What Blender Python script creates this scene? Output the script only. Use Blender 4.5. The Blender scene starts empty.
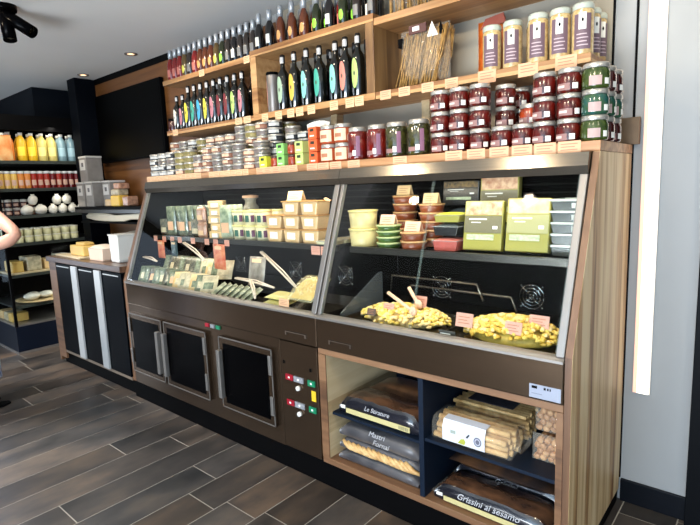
import bpy, bmesh, math, random
from mathutils import Vector, Matrix
R = random.Random(7)
PI = math.pi
S = bpy.context.scene
C = S.collection

# ------------------------------------------------------------------ camera
CAM = Vector((0.4785, -1.5985, 1.3795))
FW = Vector((-0.6433192, 0.75170329, -0.14519836))
RT = Vector((0.76286154, 0.64540684, -0.03863011))
UP = Vector((-0.06467364, 0.13561774, 0.98864814))
cd = bpy.data.cameras.new('camera'); cam = bpy.data.objects.new('camera', cd); C.objects.link(cam)
M = Matrix((RT, UP, -FW)).transposed().to_4x4(); M.translation = CAM
cam.matrix_world = M
cd.sensor_width = 36; cd.lens = 36 * 514.25 / 700; cd.clip_start = .02; cd.clip_end = 60
S.camera = cam
# ------------------------------------------------------------------ world, exposure
w = bpy.data.worlds.new('world'); S.world = w; w.use_nodes = True
w.node_tree.nodes['Background'].inputs[0].default_value = (.62, .78, 1, 1)
w.node_tree.nodes['Background'].inputs[1].default_value = 1.0
S.view_settings.view_transform = 'Standard'; S.view_settings.look = 'None'
S.view_settings.exposure = 0.05; S.view_settings.gamma = 1; S.view_settings.use_curve_mapping = False
S.cycles.use_denoising = True; S.cycles.use_adaptive_sampling = False
S.cycles.max_bounces = 10; S.cycles.transparent_max_bounces = 24
S.cycles.caustics_reflective = False; S.cycles.caustics_refractive = False
S.cycles.sample_clamp_indirect = 4

def look(o, d):
    o.rotation_euler = Vector(d).to_track_quat('-Z', 'Y').to_euler()
def area(name, loc, d, sx, sy, e, col=(1, 1, 1)):
    l = bpy.data.lights.new(name, 'AREA'); l.shape = 'RECTANGLE'; l.size = sx; l.size_y = sy; l.energy = e; l.color = col
    o = bpy.data.objects.new(name, l); C.objects.link(o); o.location = loc; look(o, d); return o
def spot(name, loc, d, e, ang=70, col=(1, .9, .75), r=.03, blend=.6):
    l = bpy.data.lights.new(name, 'SPOT'); l.energy = e; l.color = col; l.spot_size = math.radians(ang); l.spot_blend = blend; l.shadow_soft_size = r
    o = bpy.data.objects.new(name, l); C.objects.link(o); o.location = loc; look(o, d); return o
# daylight through the shop windows (front wall and the far left end)
area('daylight_front_window', (.4, -3.92, 1.4), (-.05, 1, .16), 3.6, 2.0, 100, (.55, .78, 1))
area('ceiling_fill_low', (-1.2, -3.92, .55), (-.3, 1, 1.15), 4.4, .7, 300, (.90, .95, 1))  # unseen low light added to brighten the ceiling
area('daylight_far_window', (-6.9, -2.5, 1.0), (1, .05, -.05), 1.5, 1.1, 60, (.80, .90, 1))
# ceiling downlights over the aisle, followed by added fill spots
for x in (-2.9, -1.9, -.93, .05):
    spot('downlight_and_fill', (x, -1.31, 2.42), (.05, .85, -.50), 38, 80, (1, .82, .58), .04, .5)
for x in (-2.3, -1.2, -.2):
    spot('downlight_and_fill', (x, -.25, 2.43), (.0, .62, -.62), 16, 90, (1, .84, .62), .04)
spot('downlight_and_fill', (-3.45, -.2, 2.43), (-.5, .45, -.9), 22, 100, (1, .86, .68), .05)
spot('downlight_and_fill', (-4.1, -.1, 2.43), (-.8, .3, -.8), 28, 100, (1, .9, .75), .05)
spot('downlight_and_fill', (-3.7, -1.0, 2.43), (.1, .0, -1), 260, 95, (.96, .97, 1), .10)  # added fill spot brightening the floor at the left
spot('downlight_and_fill', (-2.9, -1.6, 2.43), (0, .1, -1), 120, 95, (.96, .97, 1), .10)  # second added spot for the bright left floor
spot('downlight_and_fill', (1.3, -.9, 2.43), (-1.25, 1.2, -1.5), 40, 60, (1, .86, .66), .06)  # added warm fill for the right side of the end panel
spot('wall_top_fill', (.9, -.55, 2.43), (-.35, .9, .02), 60, 60, (1, .86, .62), .04, .25)  # added spot standing in for reflected light on the upper wall

# ------------------------------------------------------------------ materials
def lin(c):
    return tuple(((v/255)/12.92 if v/255 <= .04045 else ((v/255+.055)/1.055)**2.4) for v in c) + (1,)
MC = {}
def mat(name, rgb=(128, 128, 128), rough=.5, metal=0, var=0.0, scale=8.0, stretch=(1, 1, 1), rgb2=None, emit=0, alpha=None, bump=0, coat=0, spec=.5, det=3):
    if name in MC: return MC[name]
    m = bpy.data.materials.new(name); m.use_nodes = True; nt = m.node_tree; N = nt.nodes; L = nt.links
    b = N['Principled BSDF']; b.inputs['Roughness'].default_value = rough; b.inputs['Metallic'].default_value = metal
    b.inputs['Specular IOR Level'].default_value = spec; b.inputs['Coat Weight'].default_value = coat
    c1 = lin(rgb)
    if rgb2 is None:
        f = 1 - var; c2 = (c1[0]*f, c1[1]*f, c1[2]*f, 1)
    else: c2 = lin(rgb2)
    if var or rgb2:
        tc = N.new('ShaderNodeTexCoord'); mp = N.new('ShaderNodeMapping'); mp.inputs['Scale'].default_value = stretch
        nz = N.new('ShaderNodeTexNoise'); nz.inputs['Scale'].default_value = scale; nz.inputs['Detail'].default_value = det
        rp = N.new('ShaderNodeValToRGB'); rp.color_ramp.elements[0].position = .35; rp.color_ramp.elements[1].position = .65
        rp.color_ramp.elements[0].color = c1; rp.color_ramp.elements[1].color = c2
        L.new(tc.outputs['Object'], mp.inputs[0]); L.new(mp.outputs[0], nz.inputs[0]); L.new(nz.outputs[0], rp.inputs[0]); L.new(rp.outputs[0], b.inputs['Base Color'])
        if bump:
            bp = N.new('ShaderNodeBump'); bp.inputs['Strength'].default_value = bump; bp.inputs['Distance'].default_value = .003
            L.new(nz.outputs[0], bp.inputs['Height']); L.new(bp.outputs[0], b.inputs['Normal'])
    else: b.inputs['Base Color'].default_value = c1
    if emit:
        b.inputs['Emission Color'].default_value = c1; b.inputs['Emission Strength'].default_value = emit
    if alpha is not None: b.inputs['Alpha'].default_value = alpha
    MC[name] = m; return m

def glass(name, tint=(235, 245, 240), ref=.5, rough=.0):
    if name in MC: return MC[name]
    m = bpy.data.materials.new(name); m.use_nodes = True; nt = m.node_tree; N = nt.nodes; L = nt.links
    N.remove(N['Principled BSDF']); o = N['Material Output']
    t = N.new('ShaderNodeBsdfTransparent'); t.inputs[0].default_value = lin(tint)
    g = N.new('ShaderNodeBsdfGlossy'); g.inputs['Roughness'].default_value = rough
    f = N.new('ShaderNodeFresnel'); f.inputs[0].default_value = 1.5
    mu = N.new('ShaderNodeMath'); mu.operation = 'MULTIPLY'; mu.inputs[1].default_value = ref
    mx = N.new('ShaderNodeMixShader'); L.new(f.outputs[0], mu.inputs[0]); L.new(mu.outputs[0], mx.inputs[0])
    L.new(t.outputs[0], mx.inputs[1]); L.new(g.outputs[0], mx.inputs[2]); L.new(mx.outputs[0], o.inputs[0])
    MC[name] = m; return m

def wood(name, cols, axis, stave, rough=.45, stave_axis=None, grain=1.0):
    """solid wood boards: staves of slightly different tone across stave_axis, grain running along axis"""
    if name in MC: return MC[name]
    m = bpy.data.materials.new(name); m.use_nodes = True; nt = m.node_tree; N = nt.nodes; L = nt.links
    b = N['Principled BSDF']; b.inputs['Roughness'].default_value = rough
    tc = N.new('ShaderNodeTexCoord'); sp = N.new('ShaderNodeSeparateXYZ'); L.new(tc.outputs['Object'], sp.inputs[0])
    sa = stave_axis if stave_axis is not None else (1 if axis != 1 else 0)
    dv = N.new('ShaderNodeMath'); dv.operation = 'DIVIDE'; dv.inputs[1].default_value = stave; L.new(sp.outputs[sa], dv.inputs[0])
    fl = N.new('ShaderNodeMath'); fl.operation = 'FLOOR'; L.new(dv.outputs[0], fl.inputs[0])
    wn = N.new('ShaderNodeTexWhiteNoise'); wn.noise_dimensions = '1D'; L.new(fl.outputs[0], wn.inputs['W'])
    mp = N.new('ShaderNodeMapping'); sc = [26*grain]*3; sc[axis] = 1.6; mp.inputs['Scale'].default_value = sc
    L.new(tc.outputs['Object'], mp.inputs[0])
    nz = N.new('ShaderNodeTexNoise'); nz.inputs['Scale'].default_value = 1.0; nz.inputs['Detail'].default_value = 5; nz.inputs['Distortion'].default_value = .6
    L.new(mp.outputs[0], nz.inputs[0])
    ml = N.new('ShaderNodeMath'); ml.operation = 'MULTIPLY'; ml.inputs[1].default_value = .42; L.new(wn.outputs[0], ml.inputs[0])
    m2 = N.new('ShaderNodeMath'); m2.operation = 'MULTIPLY_ADD'; m2.inputs[1].default_value = .95; L.new(nz.outputs[0], m2.inputs[0]); L.new(ml.outputs[0], m2.inputs[2])
    rp = N.new('ShaderNodeValToRGB'); L.new(m2.outputs[0], rp.inputs[0])
    e = rp.color_ramp.elements; e[0].position = .38; e[0].color = lin(cols[0]); e[1].position = .95; e[1].color = lin(cols[-1])
    for i, c in enumerate(cols[1:-1]):
        q = e.new(.38 + .57*(i+1)/(len(cols)-1)); q.color = lin(c)
    L.new(rp.outputs[0], b.inputs['Base Color'])
    bp = N.new('ShaderNodeBump'); bp.inputs['Strength'].default_value = .15; bp.inputs['Distance'].default_value = .002
    L.new(nz.outputs[0], bp.inputs['Height']); L.new(bp.outputs[0], b.inputs['Normal'])
    MC[name] = m; return m

WOODH = wood('shelf_wood', [(128, 84, 46), (176, 130, 82), (200, 158, 108)], 0, .09, stave_axis=2)
WOODL = wood('ledge_wood', [(150, 104, 66), (196, 150, 106), (214, 172, 130)], 0, .12, stave_axis=2)
WOODV = wood('panel_wood', [(130, 88, 52), (190, 148, 100), (222, 190, 140), (236, 210, 166)], 2, .045, stave_axis=1)
WOODN = wood('niche_wood', [(82, 56, 38), (118, 84, 58), (132, 98, 70)], 0, .2, stave_axis=2)
WOODE = wood('edge_wood', [(84, 58, 40), (112, 80, 56), (126, 92, 66)], 2, .3, stave_axis=1)
WOODP = wood('pale_niche_wood', [(170, 140, 100), (205, 180, 138), (218, 196, 156)], 1, .15, stave_axis=2)
WOODD = wood('dark_worktop_wood', [(56, 38, 28), (86, 60, 44), (100, 72, 52)], 0, .1, stave_axis=1, rough=.3)
WOODK = wood('knotty_wood', [(90, 60, 34), (150, 112, 68), (180, 140, 92)], 2, .1, stave_axis=1, grain=.6)
WOODB = wood('brown_cladding', [(74, 44, 20), (108, 66, 30), (120, 78, 40)], 0, .4, stave_axis=2)
STEEL = mat('brushed_steel', (120, 112, 101), .17, .85, .12, 3, (1, 1, 60))
STEELD = mat('bronzed_steel', (100, 82, 66), .2, .85, .15, 3, (1, 1, 60))
ALU = mat('pale_aluminium', (140, 136, 132), .42, .7)
CHROME = mat('chrome', (225, 225, 225), .12, 1)
BLACK = mat('matt_black', (5, 5, 6), .6, spec=.05)
BLACKG = mat('gloss_black', (3, 3, 4), .2, spec=.03)
LINER = mat('dark_liner', (12, 11, 10), .6, spec=0)
NAVY = mat('navy_board', (14, 26, 42), .5, spec=.2)
GLASS = glass('front_glass', (252, 254, 253), .075)
GLASSE = mat('glass_edge', (150, 170, 165), .2, alpha=.14)
CLEAR = mat('clear_plastic', (225, 230, 230), .12, alpha=.28)
TAGM = mat('tag_card', (216, 168, 132), .7)
TAGW = mat('tag_pale_card', (220, 182, 142), .7)
TAGP = mat('tag_pink_card', (205, 150, 132), .7)
INK = mat('tag_print', (165, 110, 84), .8)
WHITE = mat('white_label', (232, 230, 222), .5)
LIDM = mat('silver_lid', (176, 172, 164), .32, .6)
REDS = mat('red_sauce', (92, 16, 10), .2, rgb2=(52, 8, 6), scale=30, coat=.2)

# ------------------------------------------------------------------ mesh builder
class MB:
    def __init__(s): s.v = []; s.f = []; s.m = []; s.sm = []; s.mats = []
    def mi(s, m):
        if m not in s.mats: s.mats.append(m)
        return s.mats.index(m)
    def add(s, vs, fs, m, smooth=False):
        b = len(s.v); s.v += [tuple(q) for q in vs]; k = s.mi(m)
        for f in fs: s.f.append(tuple(b+i for i in f)); s.m.append(k); s.sm.append(smooth)
        return s
    def box(s, x0, x1, y0, y1, z0, z1, m, T=None):
        vs = [Vector((x, y, z)) for z in (z0, z1) for y in (y0, y1) for x in (x0, x1)]
        if T: vs = [T @ q for q in vs]
        return s.add(vs, [(0, 2, 3, 1), (4, 5, 7, 6), (0, 1, 5, 4), (2, 6, 7, 3), (0, 4, 6, 2), (1, 3, 7, 5)], m)
    def prism(s, poly, a0, a1, m, plane='yz', T=None, smooth=False):
        def P(p, a):
            if plane == 'yz': return Vector((a, p[0], p[1]))
            if plane == 'xz': return Vector((p[0], a, p[1]))
            return Vector((p[0], p[1], a))
        n = len(poly); vs = [P(p, a0) for p in poly] + [P(p, a1) for p in poly]
        if T: vs = [T @ q for q in vs]
        s.add(vs, [tuple(range(n))[::-1], tuple(range(n, 2*n))] , m)
        b = len(s.v) - 2*n; k = s.mi(m)
        for i in range(n):
            j = (i+1) % n; s.f.append((b+i, b+j, b+n+j, b+n+i)); s.m.append(k); s.sm.append(smooth)
        return s
    def lathe(s, prof, m, n=16, c=(0, 0, 0), T=None, smooth=True):
        vs = []; fs = []
        for r, z in prof:
            for i in range(n):
                a = 2*PI*i/n; vs.append(Vector((c[0]+r*math.cos(a), c[1]+r*math.sin(a), c[2]+z)))
        if T: vs = [T @ q for q in vs]
        for k in range(len(prof)-1):
            for i in range(n):
                j = (i+1) % n; fs.append((k*n+i, k*n+j, (k+1)*n+j, (k+1)*n+i))
        if prof[0][0] > 1e-6: fs.append(tuple(range(n))[::-1])
        if prof[-1][0] > 1e-6: fs.append(tuple(range((len(prof)-1)*n, len(prof)*n)))
        return s.add(vs, fs, m, smooth)
    def tube(s, pts, r, m, n=8, rf=None):
        pts = [Vector(p) for p in pts]; vs = []; fs = []; N = len(pts)
        for i, p in enumerate(pts):
            d = (pts[min(i+1, N-1)] - pts[max(i-1, 0)]).normalized()
            a = d.orthogonal().normalized() if i == 0 else (pa - d*pa.dot(d)).normalized()
            pa = a; b = d.cross(a); rr = r if rf is None else r*rf(i/(N-1))
            for k in range(n):
                t = 2*PI*k/n; vs.append(p + a*math.cos(t)*rr + b*math.sin(t)*rr)
        for i in range(N-1):
            for k in range(n):
                j = (k+1) % n; fs.append((i*n+k, i*n+j, (i+1)*n+j, (i+1)*n+k))
        fs += [tuple(range(n))[::-1], tuple(range((N-1)*n, N*n))]
        return s.add(vs, fs, m, True)
    def arc(s, r, z0, z1, a0, a1, m, n=8, c=(0, 0), oval=False):
        """a label curved round an upright cylinder; angle 0 faces -Y"""
        vs = []; fs = []
        for i in range(n+1):
            t = i/n; a = math.radians(a0+(a1-a0)*t) - PI/2
            zm = (z0+z1)/2; h = (z1-z0)/2
            if oval: h *= max(.06, math.sqrt(max(0, 1-(2*t-1)**2)))
            x = c[0]+r*math.cos(a); y = c[1]+r*math.sin(a)
            vs += [(x, y, zm-h), (x, y, zm+h)]
        for i in range(n): fs.append((2*i, 2*i+2, 2*i+3, 2*i+1))
        return s.add(vs, fs, m, True)
    def blob(s, c, rx, ry, rz, m, n=6, rings=4, T=None, jit=0):
        vs = []; fs = []
        for k in range(rings+1):
            ph = PI*k/rings
            for i in range(n):
                a = 2*PI*i/n; q = 1 + (R.uniform(-jit, jit) if 0 < k < rings else 0)
                vs.append(Vector((rx*math.sin(ph)*math.cos(a)*q, ry*math.sin(ph)*math.sin(a)*q, rz*math.cos(ph)*q)))
        if T: vs = [T @ q for q in vs]
        vs = [q + Vector(c) for q in vs]
        for k in range(rings):
            for i in range(n):
                j = (i+1) % n; fs.append((k*n+i, (k+1)*n+i, (k+1)*n+j, k*n+j))
        return s.add(vs, fs, m, True)
    def build(s, name, parent=None, bevel=0, sub=0):
        me = bpy.data.meshes.new(name); me.from_pydata(s.v, [], s.f)
        for q in s.mats: me.materials.append(q)
        me.polygons.foreach_set('material_index', s.m); me.polygons.foreach_set('use_smooth', s.sm); me.update()
        o = bpy.data.objects.new(name, me); C.objects.link(o)
        if parent: o.parent = parent
        if bevel:
            b = o.modifiers.new('b', 'BEVEL'); b.width = bevel; b.segments = 2; b.limit_method = 'ANGLE'
        if sub:
            b = o.modifiers.new('s', 'SUBSURF'); b.levels = sub; b.render_levels = sub
        return o
def tag(o, label, cat, group=None, kind=None):
    o['label'] = label; o['category'] = cat
    if group: o['group'] = group
    if kind: o['kind'] = kind
    return o
def thing(name, loc, label, cat, group=None, rz=0):
    o = bpy.data.objects.new(name, None); C.objects.link(o); o.empty_display_size = .05; o.location = loc; o.rotation_euler = (0, 0, rz)
    return tag(o, label, cat, group)
def struct(o): o['kind'] = 'structure'; return o
def dup(src, loc, rz=0, label=None, group=None, mats=None, sc=None, rot=None):
    r = src.copy(); C.objects.link(r); r.location = loc; r.rotation_euler = rot if rot else (0, 0, rz)
    if sc: r.scale = sc
    if label: r['label'] = label
    if group: r['group'] = group
    for ch in list(src.children):
        c = ch.copy(); C.objects.link(c); c.parent = r
        for g in ch.children:
            d = g.copy(); C.objects.link(d); d.parent = c
    return r
ORD = ['first', 'second', 'third', 'fourth', 'fifth', 'sixth', 'seventh', 'eighth', 'ninth', 'tenth', 'eleventh', 'twelfth', 'thirteenth', 'fourteenth', 'fifteenth', 'sixteenth', 'seventeenth', 'eighteenth', 'nineteenth', 'twentieth', 'twenty-first', 'twenty-second', 'twenty-third', 'twenty-fourth']
class Kind:
    """one prototype, then copies; the first placement uses the prototype itself"""
    def __init__(s, proto): s.p = proto; s.used = False
    def put(s, loc, rz=0, label=None, group=None, rot=None, sc=None):
        if s.used: return dup(s.p, loc, rz, label, group, rot=rot, sc=sc)
        s.used = True; s.p.location = loc; s.p.rotation_euler = rot if rot else (0, 0, rz)
        if sc: s.p.scale = sc
        if label: s.p['label'] = label
        if group: s.p['group'] = group
        return s.p
def text_mesh(txt, size, m, name, parent, mw, shear=0, depth=.0004):
    cu = bpy.data.curves.new(name, 'FONT'); cu.body = txt; cu.size = size; cu.extrude = depth; cu.align_x = 'CENTER'; cu.align_y = 'CENTER'; cu.shear = shear; cu.resolution_u = 3
    t = bpy.data.objects.new(name+'_curve', cu); C.objects.link(t)
    bpy.context.view_layer.update()
    me = bpy.data.meshes.new_from_object(t.evaluated_get(bpy.context.evaluated_depsgraph_get()))
    bpy.data.objects.remove(t); bpy.data.curves.remove(cu)
    me.materials.clear(); me.materials.append(m); me.transform(mw)
    o = bpy.data.objects.new(name, me); C.objects.link(o)
    if parent: o.parent = parent
    return o

# ================================================================== ROOM
CZ = 2.45; YW = .694
# floor: wood-look stone planks laid across the aisle, width .198, real grout joints
def floor_tile_mat():
    m = bpy.data.materials.new('grey_wood_look_tile'); m.use_nodes = True; nt = m.node_tree; N = nt.nodes; L = nt.links
    b = N['Principled BSDF']; b.inputs['Specular IOR Level'].default_value = .5
    at = N.new('ShaderNodeAttribute'); at.attribute_name = 'tone'
    tc = N.new('ShaderNodeTexCoord'); mp = N.new('ShaderNodeMapping'); mp.inputs['Scale'].default_value = (4.5, 2.0, 1)
    nz = N.new('ShaderNodeTexNoise'); nz.inputs['Scale'].default_value = 1.2; nz.inputs['Detail'].default_value = 5; nz.inputs['Roughness'].default_value = .55
    ad = N.new('ShaderNodeVectorMath'); ad.operation = 'MULTIPLY_ADD'; ad.inputs[1].default_value = (7, 13, 3)
    L.new(at.outputs['Color'], ad.inputs[0]); L.new(tc.outputs['Object'], ad.inputs[2]); L.new(ad.outputs[0], mp.inputs[0]); L.new(mp.outputs[0], nz.inputs[0])
    rp = N.new('ShaderNodeValToRGB'); e = rp.color_ramp.elements
    e[0].position = .34; e[0].color = lin((50, 47, 44)); e[1].position = .72; e[1].color = lin((112, 94, 78)); q = e.new(.5); q.color = lin((76, 68, 62))
    L.new(nz.outputs[0], rp.inputs[0])
    mx = N.new('ShaderNodeMixRGB'); mx.blend_type = 'MULTIPLY'; mx.inputs[0].default_value = 1
    L.new(rp.outputs[0], mx.inputs[1]); L.new(at.outputs['Color'], mx.inputs[2]); L.new(mx.outputs[0], b.inputs['Base Color'])
    r2 = N.new('ShaderNodeMapRange'); r2.inputs['To Min'].default_value = .3; r2.inputs['To Max'].default_value = .5; L.new(nz.outputs[0], r2.inputs[0]); L.new(r2.outputs[0], b.inputs['Roughness'])
    bp = N.new('ShaderNodeBump'); bp.inputs['Strength'].default_value = .2; bp.inputs['Distance'].default_value = .002; L.new(nz.outputs[0], bp.inputs['Height']); L.new(bp.outputs[0], b.inputs['Normal'])
    return m
GROUT = mat('grout', (176, 168, 154), .8)
TILE = floor_tile_mat()
fb = MB(); fb.box(-7, 2.4, -4, 1.6, -.06, -.0012, GROUT); tones = [None]*6
W, LN, G = .198, 1.19, .0048
known = {-2.159: -.435, -1.951: -.18, -1.753: -.847, -2.941: -.126}
k = 0; x = -.77 + W*16
while x > -7:
    xa = x - W
    off = R.uniform(0, LN)
    for kx, ky in known.items():
        if abs(kx - x) < .03: off = (ky - 1.6) % LN
    y = 1.6 - LN*2 + off - LN
    y = -4 - LN + ((1.6 + off + 4) % LN)
    ys = -4
    cuts = []
    yy = (1.6 + off) - LN*8
    while yy < 1.6 + LN:
        cuts.append(yy); yy += LN
    for a, b_ in zip(cuts[:-1], cuts[1:]):
        a2, b2 = max(a, -4), min(b_, 1.6)
        if b2 - a2 < .01 or xa < -7.0 or x > 2.4: continue
        n0 = len(fb.f); fb.box(xa + G/2, x - G/2, a2 + G/2, b2 - G/2, -.001, 0, TILE)
        t = R.uniform(.58, 1.18); wm = R.uniform(-.10, .12)
        tones += [(t*(1+wm), t, t*(1-wm), 1)]*6
    x -= W
fo = struct(fb.build('floor'))
ca = fo.data.color_attributes.new('tone', 'FLOAT_COLOR', 'CORNER')
for p in fo.data.polygons:
    t = tones[p.index] or (1, 1, 1, 1)
    for li in p.loop_indices: ca.data[li].color = t
WALLG = mat('grey_wall_paint', (152, 154, 155), .6, var=.04, scale=3)
WALLC = mat('cream_wall_board', (158, 150, 134), .6, var=.05, scale=2)
CEILM = mat('ceiling_paint', (222, 222, 220), .8, var=.04, scale=1.5)
DARKW = mat('dark_wall', (16, 16, 20), .6, spec=.2)
struct(MB().box(-7, 2.4, -4, 1.6, CZ, CZ+.1, CEILM).build('ceiling'))
struct(MB().box(-4.62, 2.4, YW, YW+.12, 0, CZ, WALLG).build('wall_back'))
struct(MB().box(-7.1, -4.62, 1.5, 1.6, 0, CZ, DARKW).box(-4.62, -4.52, YW+.12, 1.5, 0, CZ, DARKW).build('wall_back_recess'))
# left wall and front wall with window openings
wl = MB().box(-7.1, -7, -.7, 1.5, 0, CZ, DARKW).box(-7.1, -7, -4, -3.1, 0, CZ, DARKW).box(-7.1, -7, -3.1, -.7, 0, .35, DARKW).box(-7.1, -7, -3.1, -.7, 2.3, CZ, DARKW)
struct(wl.build('wall_left'))
wf = MB().box(-7, -1.6, -4.1, -4, 0, CZ, DARKW).box(2.3, 2.4, -4.1, -4, 0, CZ, WALLG).box(-1.6, 2.3, -4.1, -4, 0, .35, WALLG).box(-1.6, 2.3, -4.1, -4, 2.42, CZ, WALLG)
struct(wf.build('wall_front'))
struct(MB().box(2.4, 2.5, -4, YW, 0, CZ, WALLG).build('wall_right'))
struct(MB().box(.004, .243, YW-.014, YW, 0, .098, mat('black_skirting', (9, 13, 20), .4, spec=.15)).build('baseboard_back', bevel=.002))
# wall cladding behind the shelves
struct(MB().box(-4.62, -1.93, YW-.012, YW, .1, 2.40, WOODB).build('trim_1'))
struct(MB().box(-4.62, -2.2, YW-.016, YW, 2.40, CZ, BLACK).build('trim_2'))
struct(MB().box(-1.93, -.086, YW-.012, YW, 1.0, CZ, WALLC).box(-.086, -.080, YW-.014, YW, 1.0, CZ, BLACK).build('trim_3'))
struct(MB().box(-.006, .002, YW-.006, YW, .1, CZ, BLACK).build('trim_4'))
struct(MB().box(-4.66, -4.50, .50, YW, 0, CZ, mat('pillar_dark', (5, 8, 14), .6, spec=.05)).build('trim_5', bevel=.003))
struct(MB().box(-6.6, -5.15, .37, 1.5, 2.16, CZ, mat('soffit_navy', (7, 12, 20), .6, spec=.1)).build('trim_6'))
# dark door frame at the right edge
struct(MB().box(.243, .33, YW-.05, YW, 0, 2.2, mat('door_frame_dark', (8, 10, 14), .5, spec=.08)).box(.33, 1.15, YW-.035, YW, 0, 2.15, BLACK).build('door_1', bevel=.003))
# vertical LED wall light
lt = thing('wall_light', (.058, YW, .5), 'tall vertical lit strip on the grey wall right of the wooden end panel', 'light')
MB().box(-.022, .040, -.012, 0, -.004, CZ-.5, mat('strip_housing', (235, 225, 215), .5)).build('housing', lt)
MB().box(-.006, .036, -.022, -.012, 0, CZ-.505, mat('strip_diffuser', (255, 248, 232), .5, emit=1.3)).build('diffuser', lt)
MB().box(-.020, -.006, -.020, -.012, 0, CZ-.505, mat('strip_side', (255, 200, 172), .5, emit=.5)).build('side_diffuser', lt)

# ceiling spotlight, two black cylinder heads
cl = thing('ceiling_spotlight', (-2.915, -.50, CZ), 'black ceiling spotlight with two cylindrical heads above the aisle', 'spotlight')
MB().lathe([(.0, -.03), (.06, -.03), (.062, -.02), (.062, 0)], BLACKG, 20).tube([(0, 0, -.02), (0, 0, -.06)], .012, BLACKG).build('canopy', cl)
for d, ln in (((.153, .107, -.126), .205), ((.038, .0, -.169), .165)):
    dv = Vector(d).normalized(); q = dv.to_track_quat('Z', 'Y').to_matrix().to_4x4(); q.translation = Vector((0, 0, -.05)) - dv*.02
    h = MB().lathe([(0, 0), (.03, 0), (.034, .006), (.034, ln), (.031, ln), (.029, ln-.02)], BLACKG, 20, T=q).build('lamp_head', cl)
    MB().lathe([(0, ln-.02), (.028, ln-.02)], mat('lamp_lens', (160, 150, 130), .2), 16, T=q).build('lens', h)
for i, (x, y, wh) in enumerate(((-3.43, .49, 'nearest the shelves'), (-4.35, .52, 'farther from the shelves'))):
    t = thing('recessed_light', (x, y, CZ), 'small round recessed ceiling light above the television, ' + wh, 'light')
    MB().lathe([(.028, -.002), (.045, -.006), (.048, 0)], ALU, 20).build('ring', t)
    MB().lathe([(0, -.003), (.028, -.003)], mat('lamp_glow', (255, 225, 190), .5, emit=.9), 16).build('bulb', t)

for i, x in enumerate((-2.9, -1.9, -.93, .05)):
    t = thing('recessed_light', (x, -1.31, CZ), 'round recessed aisle ceiling light, %s from the left end' % ORD[i], 'light')
    MB().lathe([(.036, -.002), (.05, -.008), (.055, 0)], ALU, 20).build('ring', t)
    MB().lathe([(0, -.003), (.036, -.003)], mat('aisle_lamp_glow', (255, 228, 190), .5, emit=14), 16).build('bulb', t)
# television
tv = thing('television', (-3.88, .66, 1.685), 'large black flat television on the brown wall at the left', 'television')
MB().box(-.565, .565, -.02, .018, 0, .60, BLACK).build('casing', tv, bevel=.006)
MB().box(-.55, .55, -.0225, -.02, .015, .585, mat('tv_screen', (3, 3, 3), .4, spec=.03)).build('screen', tv)

# ================================================================== DISPLAY COUNTER
XL, XJ, XR = -2.862, -1.10, -.0228       # left end, joint, inner side of the end panel
def slant_y(z): return .212*(z-.815)/(1.42-.815)
def display_case(name, x0, x1, label, posts):
    t = thing(name, ((x0+x1)/2, 0, .67), label, 'display case')
    ox, oz = (x0+x1)/2, .67
    def B(): return MB()
    def bx(b, xa, xb, ya, yb, za, zb, m): return b.box(xa-ox, xb-ox, ya, yb, za-oz, zb-oz, m)
    b = B(); bx(b, x0, x1-.002, -.004, .03, .67, .806, STEELD); b.build('apron', t, bevel=.003)
    b = B(); b.prism([(-.012, .806-oz), (-.012, .815-oz), (.004, .822-oz), (.034, .822-oz), (.034, .806-oz)], x0-ox, x1-.002-ox, ALU); b.build('sill', t)
    b = B(); b.prism([(.222, 1.405-oz), (.216, 1.392-oz), (.200, 1.392-oz), (.190, 1.42-oz), (.203, 1.464-oz), (.60, 1.464-oz), (.60, 1.405-oz)], x0-ox, x1-.002-ox, STEEL); b.build('hood', t)
    b = B(); bx(b, x0+.03, x1-.03, .228, .248, 1.398, 1.4045, mat('case_lamp', (255, 240, 214), .5, emit=2)); b.build('strip_lamp', t)
    area('case_lamp_light', (ox, .255, 1.39), (0, .18, -1), x1-x0-.1, .03, 2.1*(x1-x0), (1, .90, .74)); area('case_deck_light', (ox, .24, 1.07), (0, -.15, -1), x1-x0-.12, .03, 1.2*(x1-x0), (1, .90, .74))
    b = B()
    bx(b, x0, x1-.002, .035, .64, .67, .792, LINER)
    bx(b, x0, x1-.002, .64, .66, .67, 1.404, LINER)
    for k in range(7): bx(b, x0+.02, x1-.02, .632, .64, 1.14+.036*k, 1.146+.036*k, mat('slat_edge', (34, 32, 30), .5, spec=.05))
    xs = x0+.001 if x0 < -2 else x1-.012
    b.prism([(.012, .815-oz), (.036, .8225-oz), (slant_y(1.402)+.026, 1.402-oz), (.64, 1.402-oz), (.64, .792-oz), (.036, .792-oz)], xs-ox, xs+.009-ox, LINER)
    b.build('liner', t)
    for sx in posts:
        b = B(); b.prism([(slant_y(.823), .823-oz), (slant_y(1.405), 1.405-oz), (slant_y(1.405)+.022, 1.405-oz), (slant_y(.823)+.022, .823-oz)], sx[0]-ox, sx[1]-ox, ALU)
        b.build('corner_post', t, bevel=.003)
    return t, ox, oz
lc, ox, oz = display_case('display_case', XL, XJ, 'left refrigerated steel display case with slanted glass, filled with tubs and packs', [(XL, XL+.022), (XJ-.036, XJ-.006)])
rc, ox2, oz2 = display_case('display_case', XJ, XR, 'right refrigerated steel display case with fresh pasta behind slanted glass', [(XJ+.004, XJ+.022), (XR-.030, XR-.004)])
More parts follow.
